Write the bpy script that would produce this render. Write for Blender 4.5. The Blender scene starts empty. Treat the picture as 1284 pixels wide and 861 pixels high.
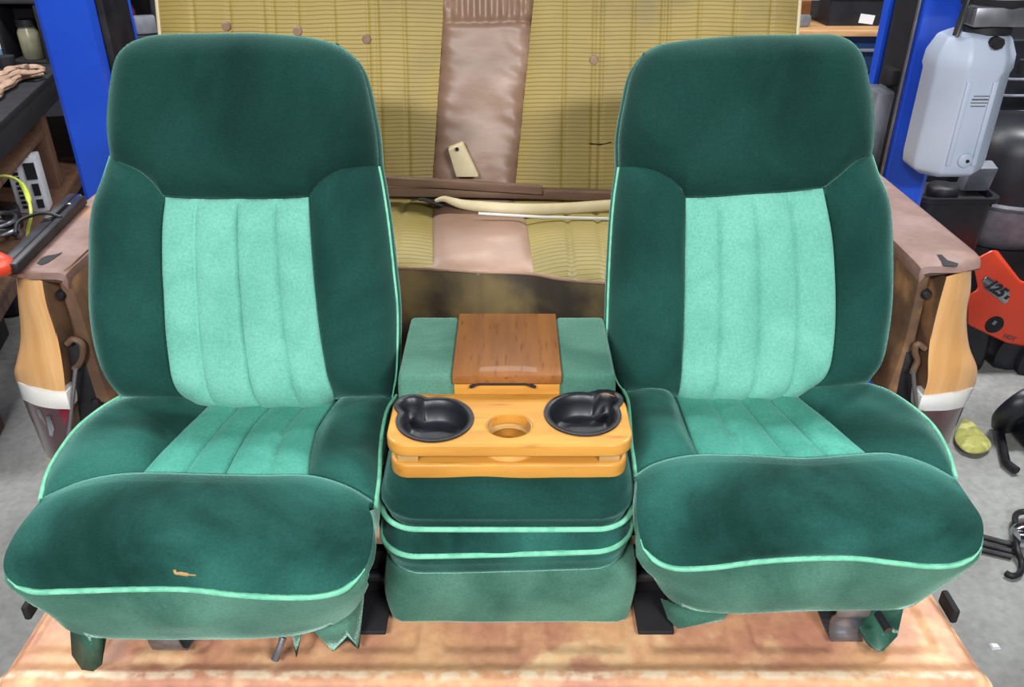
import bpy, bmesh, math, random
import numpy as np
from mathutils import Vector, Matrix

random.seed(7)
rng = np.random.RandomState(11)
TZ = 0.66                       # height of the open tailgate above the shop floor
FL = -TZ                        # floor, measured from the tailgate
SC = bpy.context.scene
COL = SC.collection

# ------------------------------------------------------------------ camera
PITCH = math.radians(29.3); FPX = 1050.0; CX, CY = 642.0, 430.5; CH = 1.09
cp, sp_ = math.cos(PITCH), math.sin(PITCH)
cam_data = bpy.data.cameras.new('camera'); cam = bpy.data.objects.new('camera', cam_data); COL.objects.link(cam)
cam.location = (0, 0, CH + TZ); cam.rotation_euler = (math.pi/2 - PITCH, 0, 0)
cam_data.sensor_width = 36; cam_data.lens = FPX / 1284 * 36; cam_data.clip_start = 0.05
SC.camera = cam

def ray(px, py):
    a = (px - CX) / FPX; b = -(py - CY) / FPX
    return np.array([a, cp + b*sp_, -sp_ + b*cp])
C0 = np.array([0, 0, CH])
def atY(px, py, Y): r = ray(px, py); return C0 + r * (Y / r[1])
def atZ(px, py, z): r = ray(px, py); return C0 + r * ((z - CH) / r[2])
def atX(px, py, X): r = ray(px, py); return C0 + r * (X / r[0])
def proj(p):
    d = np.asarray(p)-C0; z = d[1]*cp-d[2]*sp_; return CX+FPX*d[0]/z, CY-FPX*(d[1]*sp_+d[2]*cp)/z
def atP(px, py, p0, n): r = ray(px, py); return C0 + r * (np.dot(p0 - C0, n) / np.dot(r, n))

# ------------------------------------------------------------------ materials
def lin(c):
    if isinstance(c, str):
        c = tuple(int(c[i:i+2], 16) / 255 for i in (0, 2, 4))
    return tuple((v/12.92 if v <= .04045 else ((v + .055)/1.055)**2.4) for v in c) + (1.0,)

def M(name, c1, c2=None, rough=.5, metal=0, scale=8, detail=4, lo=.35, hi=.65, stretch=(1,1,1), bump=0, bscale=200,
      sheen=0, sheen_tint=None, fine=0, c3=None, s3=3, lo3=.55, hi3=.7, spec=.5, trans=0, distort=0, coat=0, lines=None, band=None):
    m = bpy.data.materials.new(name); m.use_nodes = True
    nt = m.node_tree; N = nt.nodes; L = nt.links
    b = N['Principled BSDF']
    b.inputs['Roughness'].default_value = rough; b.inputs['Metallic'].default_value = metal
    b.inputs['Specular IOR Level'].default_value = spec
    tc = N.new('ShaderNodeTexCoord'); mp = N.new('ShaderNodeMapping'); mp.inputs['Scale'].default_value = stretch
    L.new(tc.outputs['Object'], mp.inputs['Vector'])
    b.inputs['Base Color'].default_value = lin(c1)
    out = None
    def mix(fac, a, bb):
        x = N.new('ShaderNodeMix'); x.data_type = 'RGBA'
        if fac is not None: L.new(fac, x.inputs[0])
        for i, v in ((6, a), (7, bb)):
            if isinstance(v, tuple): x.inputs[i].default_value = v
            else: L.new(v, x.inputs[i])
        return x
    def noise(s, d, dist=0):
        n = N.new('ShaderNodeTexNoise'); n.inputs['Scale'].default_value = s; n.inputs['Detail'].default_value = d
        n.inputs['Distortion'].default_value = dist
        L.new(mp.outputs[0], n.inputs['Vector']); return n
    def rng_(sock, a, c):
        r = N.new('ShaderNodeMapRange'); r.inputs[1].default_value = a; r.inputs[2].default_value = c
        r.interpolation_type = 'SMOOTHSTEP'; L.new(sock, r.inputs[0]); return r.outputs[0]
    if c2:
        n = noise(scale, detail, distort)
        out = mix(rng_(n.outputs[0], lo, hi), lin(c1), lin(c2)).outputs[2]
    if c3:
        n = noise(s3, 5)
        out = mix(rng_(n.outputs[0], lo3, hi3), out if out else lin(c1), lin(c3)).outputs[2]
    if band:                       # worn paint along a pressed ridge: (local y, half width, colour, strength)
        by, bw, bc, bs_ = band
        sx = N.new('ShaderNodeSeparateXYZ'); L.new(tc.outputs['Object'], sx.inputs[0])
        nz = noise(14, 4); wob = N.new('ShaderNodeMath'); wob.operation = 'MULTIPLY_ADD'; L.new(nz.outputs[0], wob.inputs[0]); wob.inputs[1].default_value = bw*1.5; L.new(sx.outputs[1], wob.inputs[2])
        df = N.new('ShaderNodeMath'); df.operation = 'SUBTRACT'; L.new(wob.outputs[0], df.inputs[0]); df.inputs[1].default_value = by+bw*.75
        ab = N.new('ShaderNodeMath'); ab.operation = 'ABSOLUTE'; L.new(df.outputs[0], ab.inputs[0])
        n2 = noise(40, 4); f1 = rng_(ab.outputs[0], bw, bw*.3); f2 = rng_(n2.outputs[0], .35, .6)
        mm = N.new('ShaderNodeMath'); mm.operation = 'MULTIPLY'; L.new(f1, mm.inputs[0]); L.new(f2, mm.inputs[1])
        m2 = N.new('ShaderNodeMath'); m2.operation = 'MULTIPLY'; L.new(mm.outputs[0], m2.inputs[0]); m2.inputs[1].default_value = bs_
        out = mix(m2.outputs[0], out if out else lin(c1), lin(bc)).outputs[2]
    hsock = None
    if lines:                      # (axis vector, spacing in m, colour, width fraction): woven / pleated ribs
        ax, per, lc, wd, st = lines
        d = N.new('ShaderNodeVectorMath'); d.operation = 'DOT_PRODUCT'; L.new(tc.outputs['Object'], d.inputs[0]); d.inputs[1].default_value = ax
        nz = noise(6, 2); wob = N.new('ShaderNodeMath'); wob.operation = 'MULTIPLY_ADD'
        L.new(nz.outputs[0], wob.inputs[0]); wob.inputs[1].default_value = per*1.2; L.new(d.outputs['Value'], wob.inputs[2])
        s = N.new('ShaderNodeMath'); s.operation = 'MULTIPLY'; L.new(wob.outputs[0], s.inputs[0]); s.inputs[1].default_value = 2*math.pi/per
        si = N.new('ShaderNodeMath'); si.operation = 'SINE'; L.new(s.outputs[0], si.inputs[0])
        f = rng_(si.outputs[0], 1-wd*2, 1)
        fm = N.new('ShaderNodeMath'); fm.operation = 'MULTIPLY'; fm.inputs[1].default_value = st; L.new(f, fm.inputs[0])
        out = mix(fm.outputs[0], out if out else lin(c1), lin(lc)).outputs[2]
        inv = N.new('ShaderNodeMath'); inv.operation = 'SUBTRACT'; inv.inputs[0].default_value = 1; L.new(f, inv.inputs[1]); hsock = inv.outputs[0]
    if fine:
        n = noise(bscale*.6, 2)
        x = mix(None, out if out else lin(c1), (0, 0, 0, 1)); x.blend_type = 'OVERLAY'; x.inputs[0].default_value = fine
        L.new(n.outputs[0], x.inputs[7]); out = x.outputs[2]
    if out: L.new(out, b.inputs['Base Color'])
    if bump or hsock:
        bp = N.new('ShaderNodeBump'); bp.inputs['Distance'].default_value = .004
        bp.inputs['Strength'].default_value = bump if bump else .4
        if hsock: L.new(hsock, bp.inputs['Height'])
        else: L.new(noise(bscale, 3).outputs[0], bp.inputs['Height'])
        L.new(bp.outputs[0], b.inputs['Normal'])
    if sheen:
        b.inputs['Sheen Weight'].default_value = sheen; b.inputs['Sheen Roughness'].default_value = .35
        b.inputs['Sheen Tint'].default_value = lin(sheen_tint or c1)
    if trans: b.inputs['Transmission Weight'].default_value = trans
    if coat: b.inputs['Coat Weight'].default_value = coat
    return m

def velvet(name, c1, c2, sheen, tint, stretch=(1,1,1), scale=4.5):
    return M(name, c1, c2, rough=.95, spec=.12, scale=scale, detail=5, lo=.3, hi=.72, stretch=stretch, bump=.25, bscale=420,
             sheen=sheen, sheen_tint=tint, fine=.28, distort=.6)

MT = {}
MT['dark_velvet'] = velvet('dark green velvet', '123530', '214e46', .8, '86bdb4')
MT['head_velvet'] = velvet('deep green headrest velvet', '0d2925', '183d37', .7, '78aea2')  # dark velvet again; the headrest's dimmer look is put into the colour
MT['seat_velvet'] = velvet('teal green seat velvet', '0f302b', '30695f', 1.0, '8cc4b8')  # dark velvet again; the brighter sheen of roll and bolsters is in the colour
MT['lit_velvet'] = velvet('lit green velvet', '2f584c', '5a8876', .8, 'a0c8ba')  # same dark velvet; brighter light on band and console is put into the colour
MT['seat_light_velvet'] = velvet('shaded green seat velvet', '3f8676', '54a08e', .4, 'a8d8cc', scale=9)  # same cloth as the light velvet; weaker light on the cushion is coloured in
MT['light_velvet'] = velvet('light green velvet', '66aa98', '74b8a6', .35, 'b8e4d8', scale=10)
MT['piping'] = M('light green piping', '7cccaa', '6abb9a', rough=.8, scale=60, bump=.3, bscale=500, sheen=.3, sheen_tint='c8ffe0')
MT['black_plastic'] = M('black plastic', '15161b', '1e1f26', rough=.42, scale=10)
MT['soft_black'] = M('dark rubber', '121217', '1b1a1f', rough=.8, scale=14)
MT['dark_steel'] = M('dark steel', '26262b', '3a393c', rough=.5, metal=.6, scale=14)
MT['grey_steel'] = M('brushed grey steel', '83858c', '9a9ba2', rough=.38, metal=.75, scale=20, stretch=(1,8,1))
MT['grey_paint'] = M('grey painted steel', '63666e', '767982', rough=.45, scale=16)
MT['chrome'] = M('chrome', 'd8dade', 'b9bcc2', rough=.15, metal=1, scale=12)
MT['honey_wood'] = M('varnished honey wood', 'cc9240', 'bb8034', rough=.42, scale=5, detail=6, stretch=(1.2, 9, 9), lo=.3, hi=.7, coat=.08, spec=.35, c3='a5682a', s3=9, lo3=.6, hi3=.75)
MT['dark_wood'] = M('reddish brown varnished wood', '84522a', '94602f', rough=.5, scale=5, detail=7, stretch=(9, 1.2, 9), lo=.3, hi=.7, coat=.04, spec=.3, c3='74421c', s3=14, lo3=.55, hi3=.72)
MT['raw_wood'] = M('bare bored wood', 'c8a468', 'a88450', rough=.7, scale=12, stretch=(1,1,4))
MT['gold_rib'] = M('gold ribbed vinyl', 'ab954e', '998546', rough=.55, scale=4, lo=.35, hi=.7, lines=((0, .27, .96), .0095, '6a5622', .16, .5), c3='85764e', s3=3, lo3=.55, hi3=.75)
MT['gold_rib_flat'] = M('gold ribbed vinyl cushion', '99894a', '877a44', rough=.5, scale=4, lo=.35, hi=.7, lines=((0, 1, 0), .0125, '6e5f2c', .16, .35), c3='867a44', s3=3, lo3=.55, hi3=.75)
MT['brown_vinyl'] = M('pinkish brown vinyl', '967763', '866a59', rough=.42, scale=5, detail=6, lo=.3, hi=.7, bump=.35, bscale=16, c3='b09482', s3=8, lo3=.5, hi3=.75, distort=.8, stretch=(.7,1,1.6))
MT['dirty_vinyl'] = M('soiled brown vinyl', '615239', '75643f', rough=.6, scale=6, detail=6, c3='393128', s3=4, lo3=.45, hi3=.6)
MT['rust_paint'] = M('worn orange paint', 'd6a479', 'b98068', rough=.5, scale=5, detail=8, lo=.35, hi=.65, c3='e6bc90', s3=9, lo3=.52, hi3=.68, fine=.3, bscale=90, bump=.12, band=(.880-1.44, .011, 'e0cdb0', .85))
MT['rail_paint'] = M('chalky worn rail paint', '8a6f68', '75594f', rough=.6, scale=7, detail=8, c3='a87a52', s3=6, lo3=.55, hi3=.7, fine=.25, bscale=90)
MT['orange_paint'] = M('faded orange body paint', 'd9a870', 'cf9a60', rough=.4, scale=6, detail=4, stretch=(6,1,.8), c3='e2b884', s3=5, lo3=.5, hi3=.7, coat=.2)
MT['jamb'] = M('dirty brown jamb metal', '745640', '5a4434', rough=.6, scale=10, detail=7, c3='9a7450', s3=7, lo3=.55, hi3=.7, fine=.25, bscale=80)
MT['white_trim'] = M('white trim', 'e4e2dc', 'cfd2d4', rough=.35, scale=10)
MT['maroon'] = M('maroon lens', '5c4044', '4d3439', rough=.25, scale=8, coat=.4)
MT['red_lens'] = M('red lens', '8d1c38', '701228', rough=.2, scale=8, coat=.5)
MT['silver'] = M('mirror bezel', 'b9bcc6', '8f929c', rough=.2, metal=.9, scale=9)
MT['cream'] = M('cream plastic', 'd8c9a4', 'c9b98f', rough=.45, scale=9)
MT['blue_paint'] = M('blue lift paint', '2158e0', '1d50d4', rough=.38, scale=3, coat=.25)
MT['concrete'] = M('grey shop concrete', '8a8b88', '767774', rough=.8, scale=3, detail=9, lo=.3, hi=.7, c3='999b98', s3=1.3, lo3=.45, hi3=.7, fine=.3, bscale=70, bump=.08)
MT['wall'] = M('dark grey shop wall', '3c3c42', '2f2f36', rough=.85, scale=2)
MT['bench_wood'] = M('weathered brown timber', '6a4c38', '573c2c', rough=.7, scale=6, stretch=(6,6,1), detail=6)
MT['pale_wood'] = M('pale plywood', 'c49a6a', 'b0855a', rough=.6, scale=5, stretch=(1,7,7), detail=6)
MT['offcut_wood'] = M('orange brown offcut', 'a87048', '93603c', rough=.65, scale=6, stretch=(6,6,1))
MT['rag'] = M('tan rag cloth', 'a98d78', '8c7260', rough=.95, scale=14, detail=5, bump=.5, bscale=40)
MT['tank_plastic'] = M('milky tank plastic', 'b8c4d8', 'acb8ce', rough=.38, scale=4, spec=.4)
MT['white_plastic'] = M('white plastic', 'd9dade', 'c8cad0', rough=.4, scale=8)
MT['label_white'] = M('white label', 'dedee2', 'd0d2d8', rough=.6, scale=8)
MT['ink'] = M('black lettering', '17181c', '202127', rough=.6, scale=8)
MT['orange_plastic'] = M('red orange plastic', 'd8452a', 'cc3f26', rough=.38, scale=5)
MT['chest_blue'] = M('dark blue tool chest', '14284a', '182f56', rough=.4, scale=5)
MT['blue_plastic'] = M('sky blue plastic', '6fa4d8', '8ab8e4', rough=.35, scale=8)
MT['lime'] = M('lime green cord', 'a9b44a', '98a43e', rough=.5, scale=8)
MT['yellow_cloth'] = M('yellow green cloth', 'aaa95e', '8f934c', rough=.9, scale=16, detail=6, c3='c6c47c', s3=22, lo3=.5, hi3=.65, bump=.6, bscale=60)
MT['maroon_cloth'] = M('maroon cloth', '7a2f48', '55202f', rough=.9, scale=14)
MT['jar'] = M('dusty jar glass', '8d8a70', '6f6e5e', rough=.25, scale=12)
MT['wheel_rubber'] = M('tyre rubber', '17171a', '202024', rough=.85, scale=20)
MT['old_wood'] = M('old grey brown board', '7b604c', '664c3c', rough=.7, scale=5, stretch=(1,8,8), detail=7)
MT['leg_green'] = M('mottled green leg cover', '22453a', '315c4c', rough=.4, scale=30, detail=6, c3='a8c0b0', s3=40, lo3=.64, hi3=.74)

# ------------------------------------------------------------------ object helpers
ROOT = {}
def set_props(o, label=None, cat=None, group=None, kind=None):
    if label: o['label'] = label
    if cat: o['category'] = cat
    if group: o['group'] = group
    if kind: o['kind'] = kind
    return o
def thing(name, label, cat, loc, group=None):
    o = bpy.data.objects.new(name, None); COL.objects.link(o); o.empty_display_size = .1
    o.location = (loc[0], loc[1], loc[2] + TZ); ROOT[o.name] = Vector(loc)
    return set_props(o, label, cat, group)
def mk(name, verts, faces, mat, parent=None, smooth=True, loc=None, auto=None, bevel=0, bseg=2, sub=0, solid=0, recalc=True):
    """verts are in metres measured from the tailgate centre plane; loc gives a top-level mesh its own origin"""
    base = ROOT[parent.name] if parent is not None else Vector(loc if loc is not None else (0, 0, 0))
    me = bpy.data.meshes.new(name)
    me.from_pydata([(v[0]-base[0], v[1]-base[1], v[2]-base[2]) for v in verts], [], [tuple(f) for f in faces])
    if recalc or bevel or auto:
        bm = bmesh.new(); bm.from_mesh(me)
        if recalc: bmesh.ops.recalc_face_normals(bm, faces=bm.faces)
        if bevel:
            es = [e for e in bm.edges if len(e.link_faces) == 2 and e.calc_face_angle(0) > .5]
            bmesh.ops.bevel(bm, geom=es, offset=bevel, segments=bseg, profile=.5, affect='EDGES', clamp_overlap=True)
        bm.to_mesh(me); bm.free()
    me.update()
    me.materials.append(MT[mat] if isinstance(mat, str) else mat)
    if smooth:
        for p in me.polygons: p.use_smooth = True
        me.set_sharp_from_angle(angle=math.radians(auto or 45))
    o = bpy.data.objects.new(name, me); COL.objects.link(o)
    ROOT[o.name] = base
    if parent is not None: o.parent = parent
    else: o.location = (base[0], base[1], base[2] + TZ)
    if solid:
        s = o.modifiers.new('thickness', 'SOLIDIFY'); s.thickness = solid; s.offset = 0
    if sub:
        s = o.modifiers.new('smooth', 'SUBSURF'); s.levels = sub; s.render_levels = sub
    return o

class MB:
    def __init__(s): s.v = []; s.f = []
    def add(s, v, f):
        n = len(s.v); s.v += [tuple(p) for p in v]; s.f += [tuple(i + n for i in q) for q in f]; return s
    def box(s, c, d, rz=0, rx=0, ry=0):
        R = Matrix.Rotation(rz, 3, 'Z') @ Matrix.Rotation(ry, 3, 'Y') @ Matrix.Rotation(rx, 3, 'X')
        vs = []
        for x in (-.5, .5):
            for y in (-.5, .5):
                for z in (-.5, .5):
                    vs.append(Vector(c) + R @ Vector((x*d[0], y*d[1], z*d[2])))
        return s.add(vs, [(0,1,3,2),(4,6,7,5),(0,4,5,1),(2,3,7,6),(0,2,6,4),(1,5,7,3)])
    def tube(s, pts, r, n=10, flat=1.0, closed=False):
        pts = [Vector(p) for p in pts]; k = len(pts); rs = r if hasattr(r, '__len__') else [r]*k
        vs = []; up = None
        for i, p in enumerate(pts):
            a = pts[(i-1) % k] if closed or i > 0 else pts[0]; b = pts[(i+1) % k] if closed or i < k-1 else pts[-1]
            t = (b - a).normalized() if (b - a).length > 1e-9 else Vector((0, 0, 1))
            if up is None:
                up = Vector((0, 0, 1)) if abs(t.z) < .9 else Vector((0, 1, 0))
            u = (up - t * up.dot(t)).normalized(); up = u; w = t.cross(u)
            for j in range(n):
                q = 2*math.pi*j/n; vs.append(p + u*(rs[i]*flat*math.sin(q)) + w*(rs[i]*math.cos(q)))
        fs = []
        for i in range(k if closed else k-1):
            for j in range(n):
                a0 = i*n; b0 = ((i+1) % k)*n
                fs.append((a0+j, a0+(j+1) % n, b0+(j+1) % n, b0+j))
        if not closed:
            fs.append(tuple(range(n-1, -1, -1))); fs.append(tuple((k-1)*n + j for j in range(n)))
        return s.add(vs, fs)
    def lathe(s, c, prof, n=24, axis='Z', cap=True):
        vs = []
        for r, h in prof:
            for j in range(n):
                q = 2*math.pi*j/n; a, b = r*math.cos(q), r*math.sin(q)
                d = (a, b, h) if axis == 'Z' else ((a, h, b) if axis == 'Y' else (h, a, b))
                vs.append(Vector(c) + Vector(d))
        fs = []
        for i in range(len(prof)-1):
            for j in range(n): fs.append((i*n+j, i*n+(j+1) % n, (i+1)*n+(j+1) % n, (i+1)*n+j))
        if cap: fs.append(tuple(range(n-1, -1, -1))); fs.append(tuple((len(prof)-1)*n+j for j in range(n)))
        return s.add(vs, fs)
    def prism(s, ring0, ring1):
        n = len(ring0)
        return s.add(list(ring0)+list(ring1), [tuple(range(n-1, -1, -1)), tuple(range(n, 2*n))] + [(i, (i+1) % n, n+(i+1) % n, n+i) for i in range(n)])
    def build(s, name, mat, parent=None, **k): return mk(name, s.v, s.f, mat, parent, **k)

# ------------------------------------------------------------------ curves and patches
def crv(P, n, closed=False):
    """smooth curve through points, n samples evenly by arc length"""
    P = np.array([np.asarray(p, float) for p in P])
    if len(P) == 1: return np.repeat(P, n, 0)
    if closed: Q = np.vstack([P[-1], P, P[0], P[1]])
    else: Q = np.vstack([2*P[0]-P[1], P, 2*P[-1]-P[-2]])
    out = []
    for i in range(1, len(Q)-2):
        p0, p1, p2, p3 = Q[i-1:i+3]
        t0 = 0.; t1 = max(np.linalg.norm(p1-p0), 1e-6)**.5; t2 = t1 + max(np.linalg.norm(p2-p1), 1e-6)**.5; t3 = t2 + max(np.linalg.norm(p3-p2), 1e-6)**.5
        for t in np.linspace(t1, t2, 14, endpoint=False):
            A1 = (t1-t)/(t1-t0)*p0+(t-t0)/(t1-t0)*p1; A2 = (t2-t)/(t2-t1)*p1+(t-t1)/(t2-t1)*p2; A3 = (t3-t)/(t3-t2)*p2+(t-t2)/(t3-t2)*p3
            B1 = (t2-t)/(t2-t0)*A1+(t-t0)/(t2-t0)*A2; B2 = (t3-t)/(t3-t1)*A2+(t-t1)/(t3-t1)*A3
            out.append((t2-t)/(t2-t1)*B1+(t-t1)/(t2-t1)*B2)
    out.append(Q[-2]); out = np.array(out)
    L = np.concatenate([[0], np.cumsum(np.linalg.norm(np.diff(out, axis=0), axis=1))])
    s = np.linspace(0, L[-1], n, endpoint=not closed)
    return np.stack([np.interp(s, L, out[:, k]) for k in range(out.shape[1])], 1)

def coons(c0, c1, d0, d1):
    """c0,c1: bottom/top curves (nu), d0,d1: left/right curves (nv). returns grid [nv,nu,dim]"""
    nu, nv = len(c0), len(d0)
    u = np.linspace(0, 1, nu)[None, :, None]; v = np.linspace(0, 1, nv)[:, None, None]
    Lc = (1-v)*c0[None] + v*c1[None]; Ld = (1-u)*d0[:, None] + u*d1[:, None]
    B = (1-u)*(1-v)*c0[0] + u*(1-v)*c0[-1] + (1-u)*v*c1[0] + u*v*c1[-1]
    return Lc + Ld - B

def gnormal(G, toward):
    du = np.gradient(G, axis=1); dv = np.gradient(G, axis=0)
    n = np.cross(du, dv); l = np.linalg.norm(n, axis=2, keepdims=True); n = n/np.maximum(l, 1e-9)
    s = np.sign((n * np.asarray(toward)).sum(2, keepdims=True)); s[s == 0] = 1
    return n*s

def pillow(nv, nu, ku=4, kv=4):
    a = np.abs(np.linspace(-1, 1, nu))[None]; b = np.abs(np.linspace(-1, 1, nv))[:, None]
    return (1-a**ku)*(1-b**kv)

def gfaces(nv, nu, off=0):
    return [(off+i*nu+j, off+i*nu+j+1, off+(i+1)*nu+j+1, off+(i+1)*nu+j) for i in range(nv-1) for j in range(nu-1)]

def surf(name, G, mat, parent, tuck=None, **k):
    """grid surface; tuck = vector: border rows pushed in so that seams read as seams"""
    nv, nu = G.shape[:2]
    if tuck is not None:
        c = G.reshape(-1, 3).mean(0)
        def edge(row): return row + np.asarray(tuck) + (c-row)*.02
        H = np.zeros((nv+2, nu+2, 3)); H[1:-1, 1:-1] = G
        H[0, 1:-1] = edge(G[0]); H[-1, 1:-1] = edge(G[-1]); H[1:-1, 0] = edge(G[:, 0]); H[1:-1, -1] = edge(G[:, -1])
        for i, j in ((0, 0), (0, -1), (-1, 0), (-1, -1)): H[i, j] = edge(G[i, j])
        G = H; nv += 2; nu += 2
    return mk(name, G.reshape(-1, 3), gfaces(nv, nu), mat, parent, recalc=False, auto=70, **k)

def plate(name, outer, holes, z0, thick, bev, mat, parent, loc=(0, 0)):
    """flat board with round holes; outer/holes are (x,y) outlines"""
    cu = bpy.data.curves.new(name, 'CURVE'); cu.dimensions = '2D'; cu.fill_mode = 'BOTH'
    for ring in [outer]+holes:
        s = cu.splines.new('POLY'); s.points.add(len(ring)-1); s.use_cyclic_u = True
        for p, q in zip(s.points, ring): p.co = (q[0], q[1], 0, 1)
    cu.extrude = thick/2 - bev; cu.bevel_depth = bev; cu.bevel_resolution = 3; cu.offset = -bev
    to = bpy.data.objects.new('tmp', cu); COL.objects.link(to)
    dg = bpy.context.evaluated_depsgraph_get(); me = bpy.data.meshes.new_from_object(to.evaluated_get(dg))
    bpy.data.objects.remove(to)
    v = [(q.co.x, q.co.y, q.co.z + z0 + thick/2) for q in me.vertices]; f = [tuple(p.vertices) for p in me.polygons]
    bpy.data.meshes.remove(me)
    return mk(name, v, f, mat, parent, recalc=False, auto=40)

def text(name, body, origin, ux, uy, size, mat, parent, depth=.0006, shear=0, bold=0):
    cu = bpy.data.curves.new(name, 'FONT'); cu.body = body; cu.size = size; cu.extrude = depth; cu.align_x = 'CENTER'; cu.align_y = 'CENTER'
    cu.shear = shear; cu.offset = bold
    to = bpy.data.objects.new('tmp', cu); COL.objects.link(to)
    dg = bpy.context.evaluated_depsgraph_get(); me = bpy.data.meshes.new_from_object(to.evaluated_get(dg)); bpy.data.objects.remove(to)
    ux, uy = Vector(ux).normalized(), Vector(uy).normalized(); un = ux.cross(uy).normalized(); uy = un.cross(ux)
    v = [Vector(origin) + ux*q.co.x + uy*q.co.y + un*q.co.z for q in me.vertices]; f = [tuple(p.vertices) for p in me.polygons]
    bpy.data.meshes.remove(me)
    return mk(name, v, f, mat, parent, smooth=False, recalc=False)

def rrect(x0, x1, y0, y1, r, n=8):
    out = []
    for cx_, cy_, a in ((x1-r, y1-r, 0), (x0+r, y1-r, 90), (x0+r, y0+r, 180), (x1-r, y0+r, 270)):
        for i in range(n+1):
            q = math.radians(a + 90*i/n); out.append((cx_+r*math.cos(q), cy_+r*math.sin(q)))
    return out

def cushion_block(x0, x1, y0, y1, z0, z1, rc, re, bulge=.0, nr=7, wob=0, seed=0, nc=10):
    """upholstered block: rounded plan corners rc, soft top/bottom edges re, sides bulging"""
    pr = []
    for i in range(nr+1):
        q = math.pi/2*i/nr; pr.append((re*(1-math.cos(q)) - re, z0 + re*(1-math.sin(q)) ) )
    lower = [(-re*(1-math.sin(math.pi/2*i/nr)), z0+re*(1-math.cos(math.pi/2*i/nr))) for i in range(nr+1)]
    upper = [(-re*(1-math.cos(math.pi/2*i/nr)), z1-re*(1-math.sin(math.pi/2*i/nr))) for i in range(nr+1)]
    mid = [(bulge*math.sin(math.pi*t), z0+re+(z1-z0-2*re)*t) for t in (.2, .4, .6, .8)]
    prof = lower+mid+upper
    base = crv(rrect(x0, x1, y0, y1, rc, nc), 96, True)
    ctr = np.array([(x0+x1)/2, (y0+y1)/2])
    nrm = np.roll(base, -1, 0)-np.roll(base, 1, 0); nrm = np.stack([nrm[:, 1], -nrm[:, 0]], 1); nrm /= np.linalg.norm(nrm, axis=1, keepdims=True)
    V = []; rs = np.random.RandomState(seed); ph = rs.rand(3)*6
    for off, z in prof:
        for p, n_ in zip(base, nrm):
            q = p + n_*off; w = wob*(math.sin(q[0]*31+ph[0])+math.sin(q[0]*57+ph[1]+z*40)*.6)
            V.append((q[0]+n_[0]*w, q[1]+n_[1]*w, z+w*.8))
    n = len(base); F = []
    for i in range(len(prof)-1):
        for j in range(n): F.append((i*n+j, i*n+(j+1) % n, (i+1)*n+(j+1) % n, (i+1)*n+j))
    # inner rings for smooth top and bottom
    def capring(idx, z, up):
        prev = [idx*n+j for j in range(n)]
        for s in (.8, .5, .2):
            cur = []
            for j in range(n):
                b = np.array(V[idx*n+j]); cur.append(len(V)); V.append((ctr[0]+(b[0]-ctr[0])*s, ctr[1]+(b[1]-ctr[1])*s, z+up*(1-s)**.7))
            for j in range(n): F.append((prev[j], prev[(j+1) % n], cur[(j+1) % n], cur[j]))
            prev = cur
        F.append(tuple(prev))
    capring(0, z0, 0); capring(len(prof)-1, z1, bulge*.6)
    return V, F
# ================================================================== bucket seats
LEAN = math.radians(22)
TV = np.array([0, math.sin(LEAN), math.cos(LEAN)]); NV = np.array([0, -math.cos(LEAN), math.sin(LEAN)])
NB = 121

def outline_dist(P, poly):
    a = poly; b = np.roll(poly, -1, 0); d = b-a; L = (d*d).sum(1)
    sh = P.shape[:-1]; Q = P.reshape(-1, 1, 2)
    t = np.clip(((Q-a[None])*d[None]).sum(2)/np.maximum(L, 1e-12)[None], 0, 1)
    c = a[None]+t[..., None]*d[None]
    return np.sqrt(((Q-c)**2).sum(2)).min(1).reshape(sh)

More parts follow.
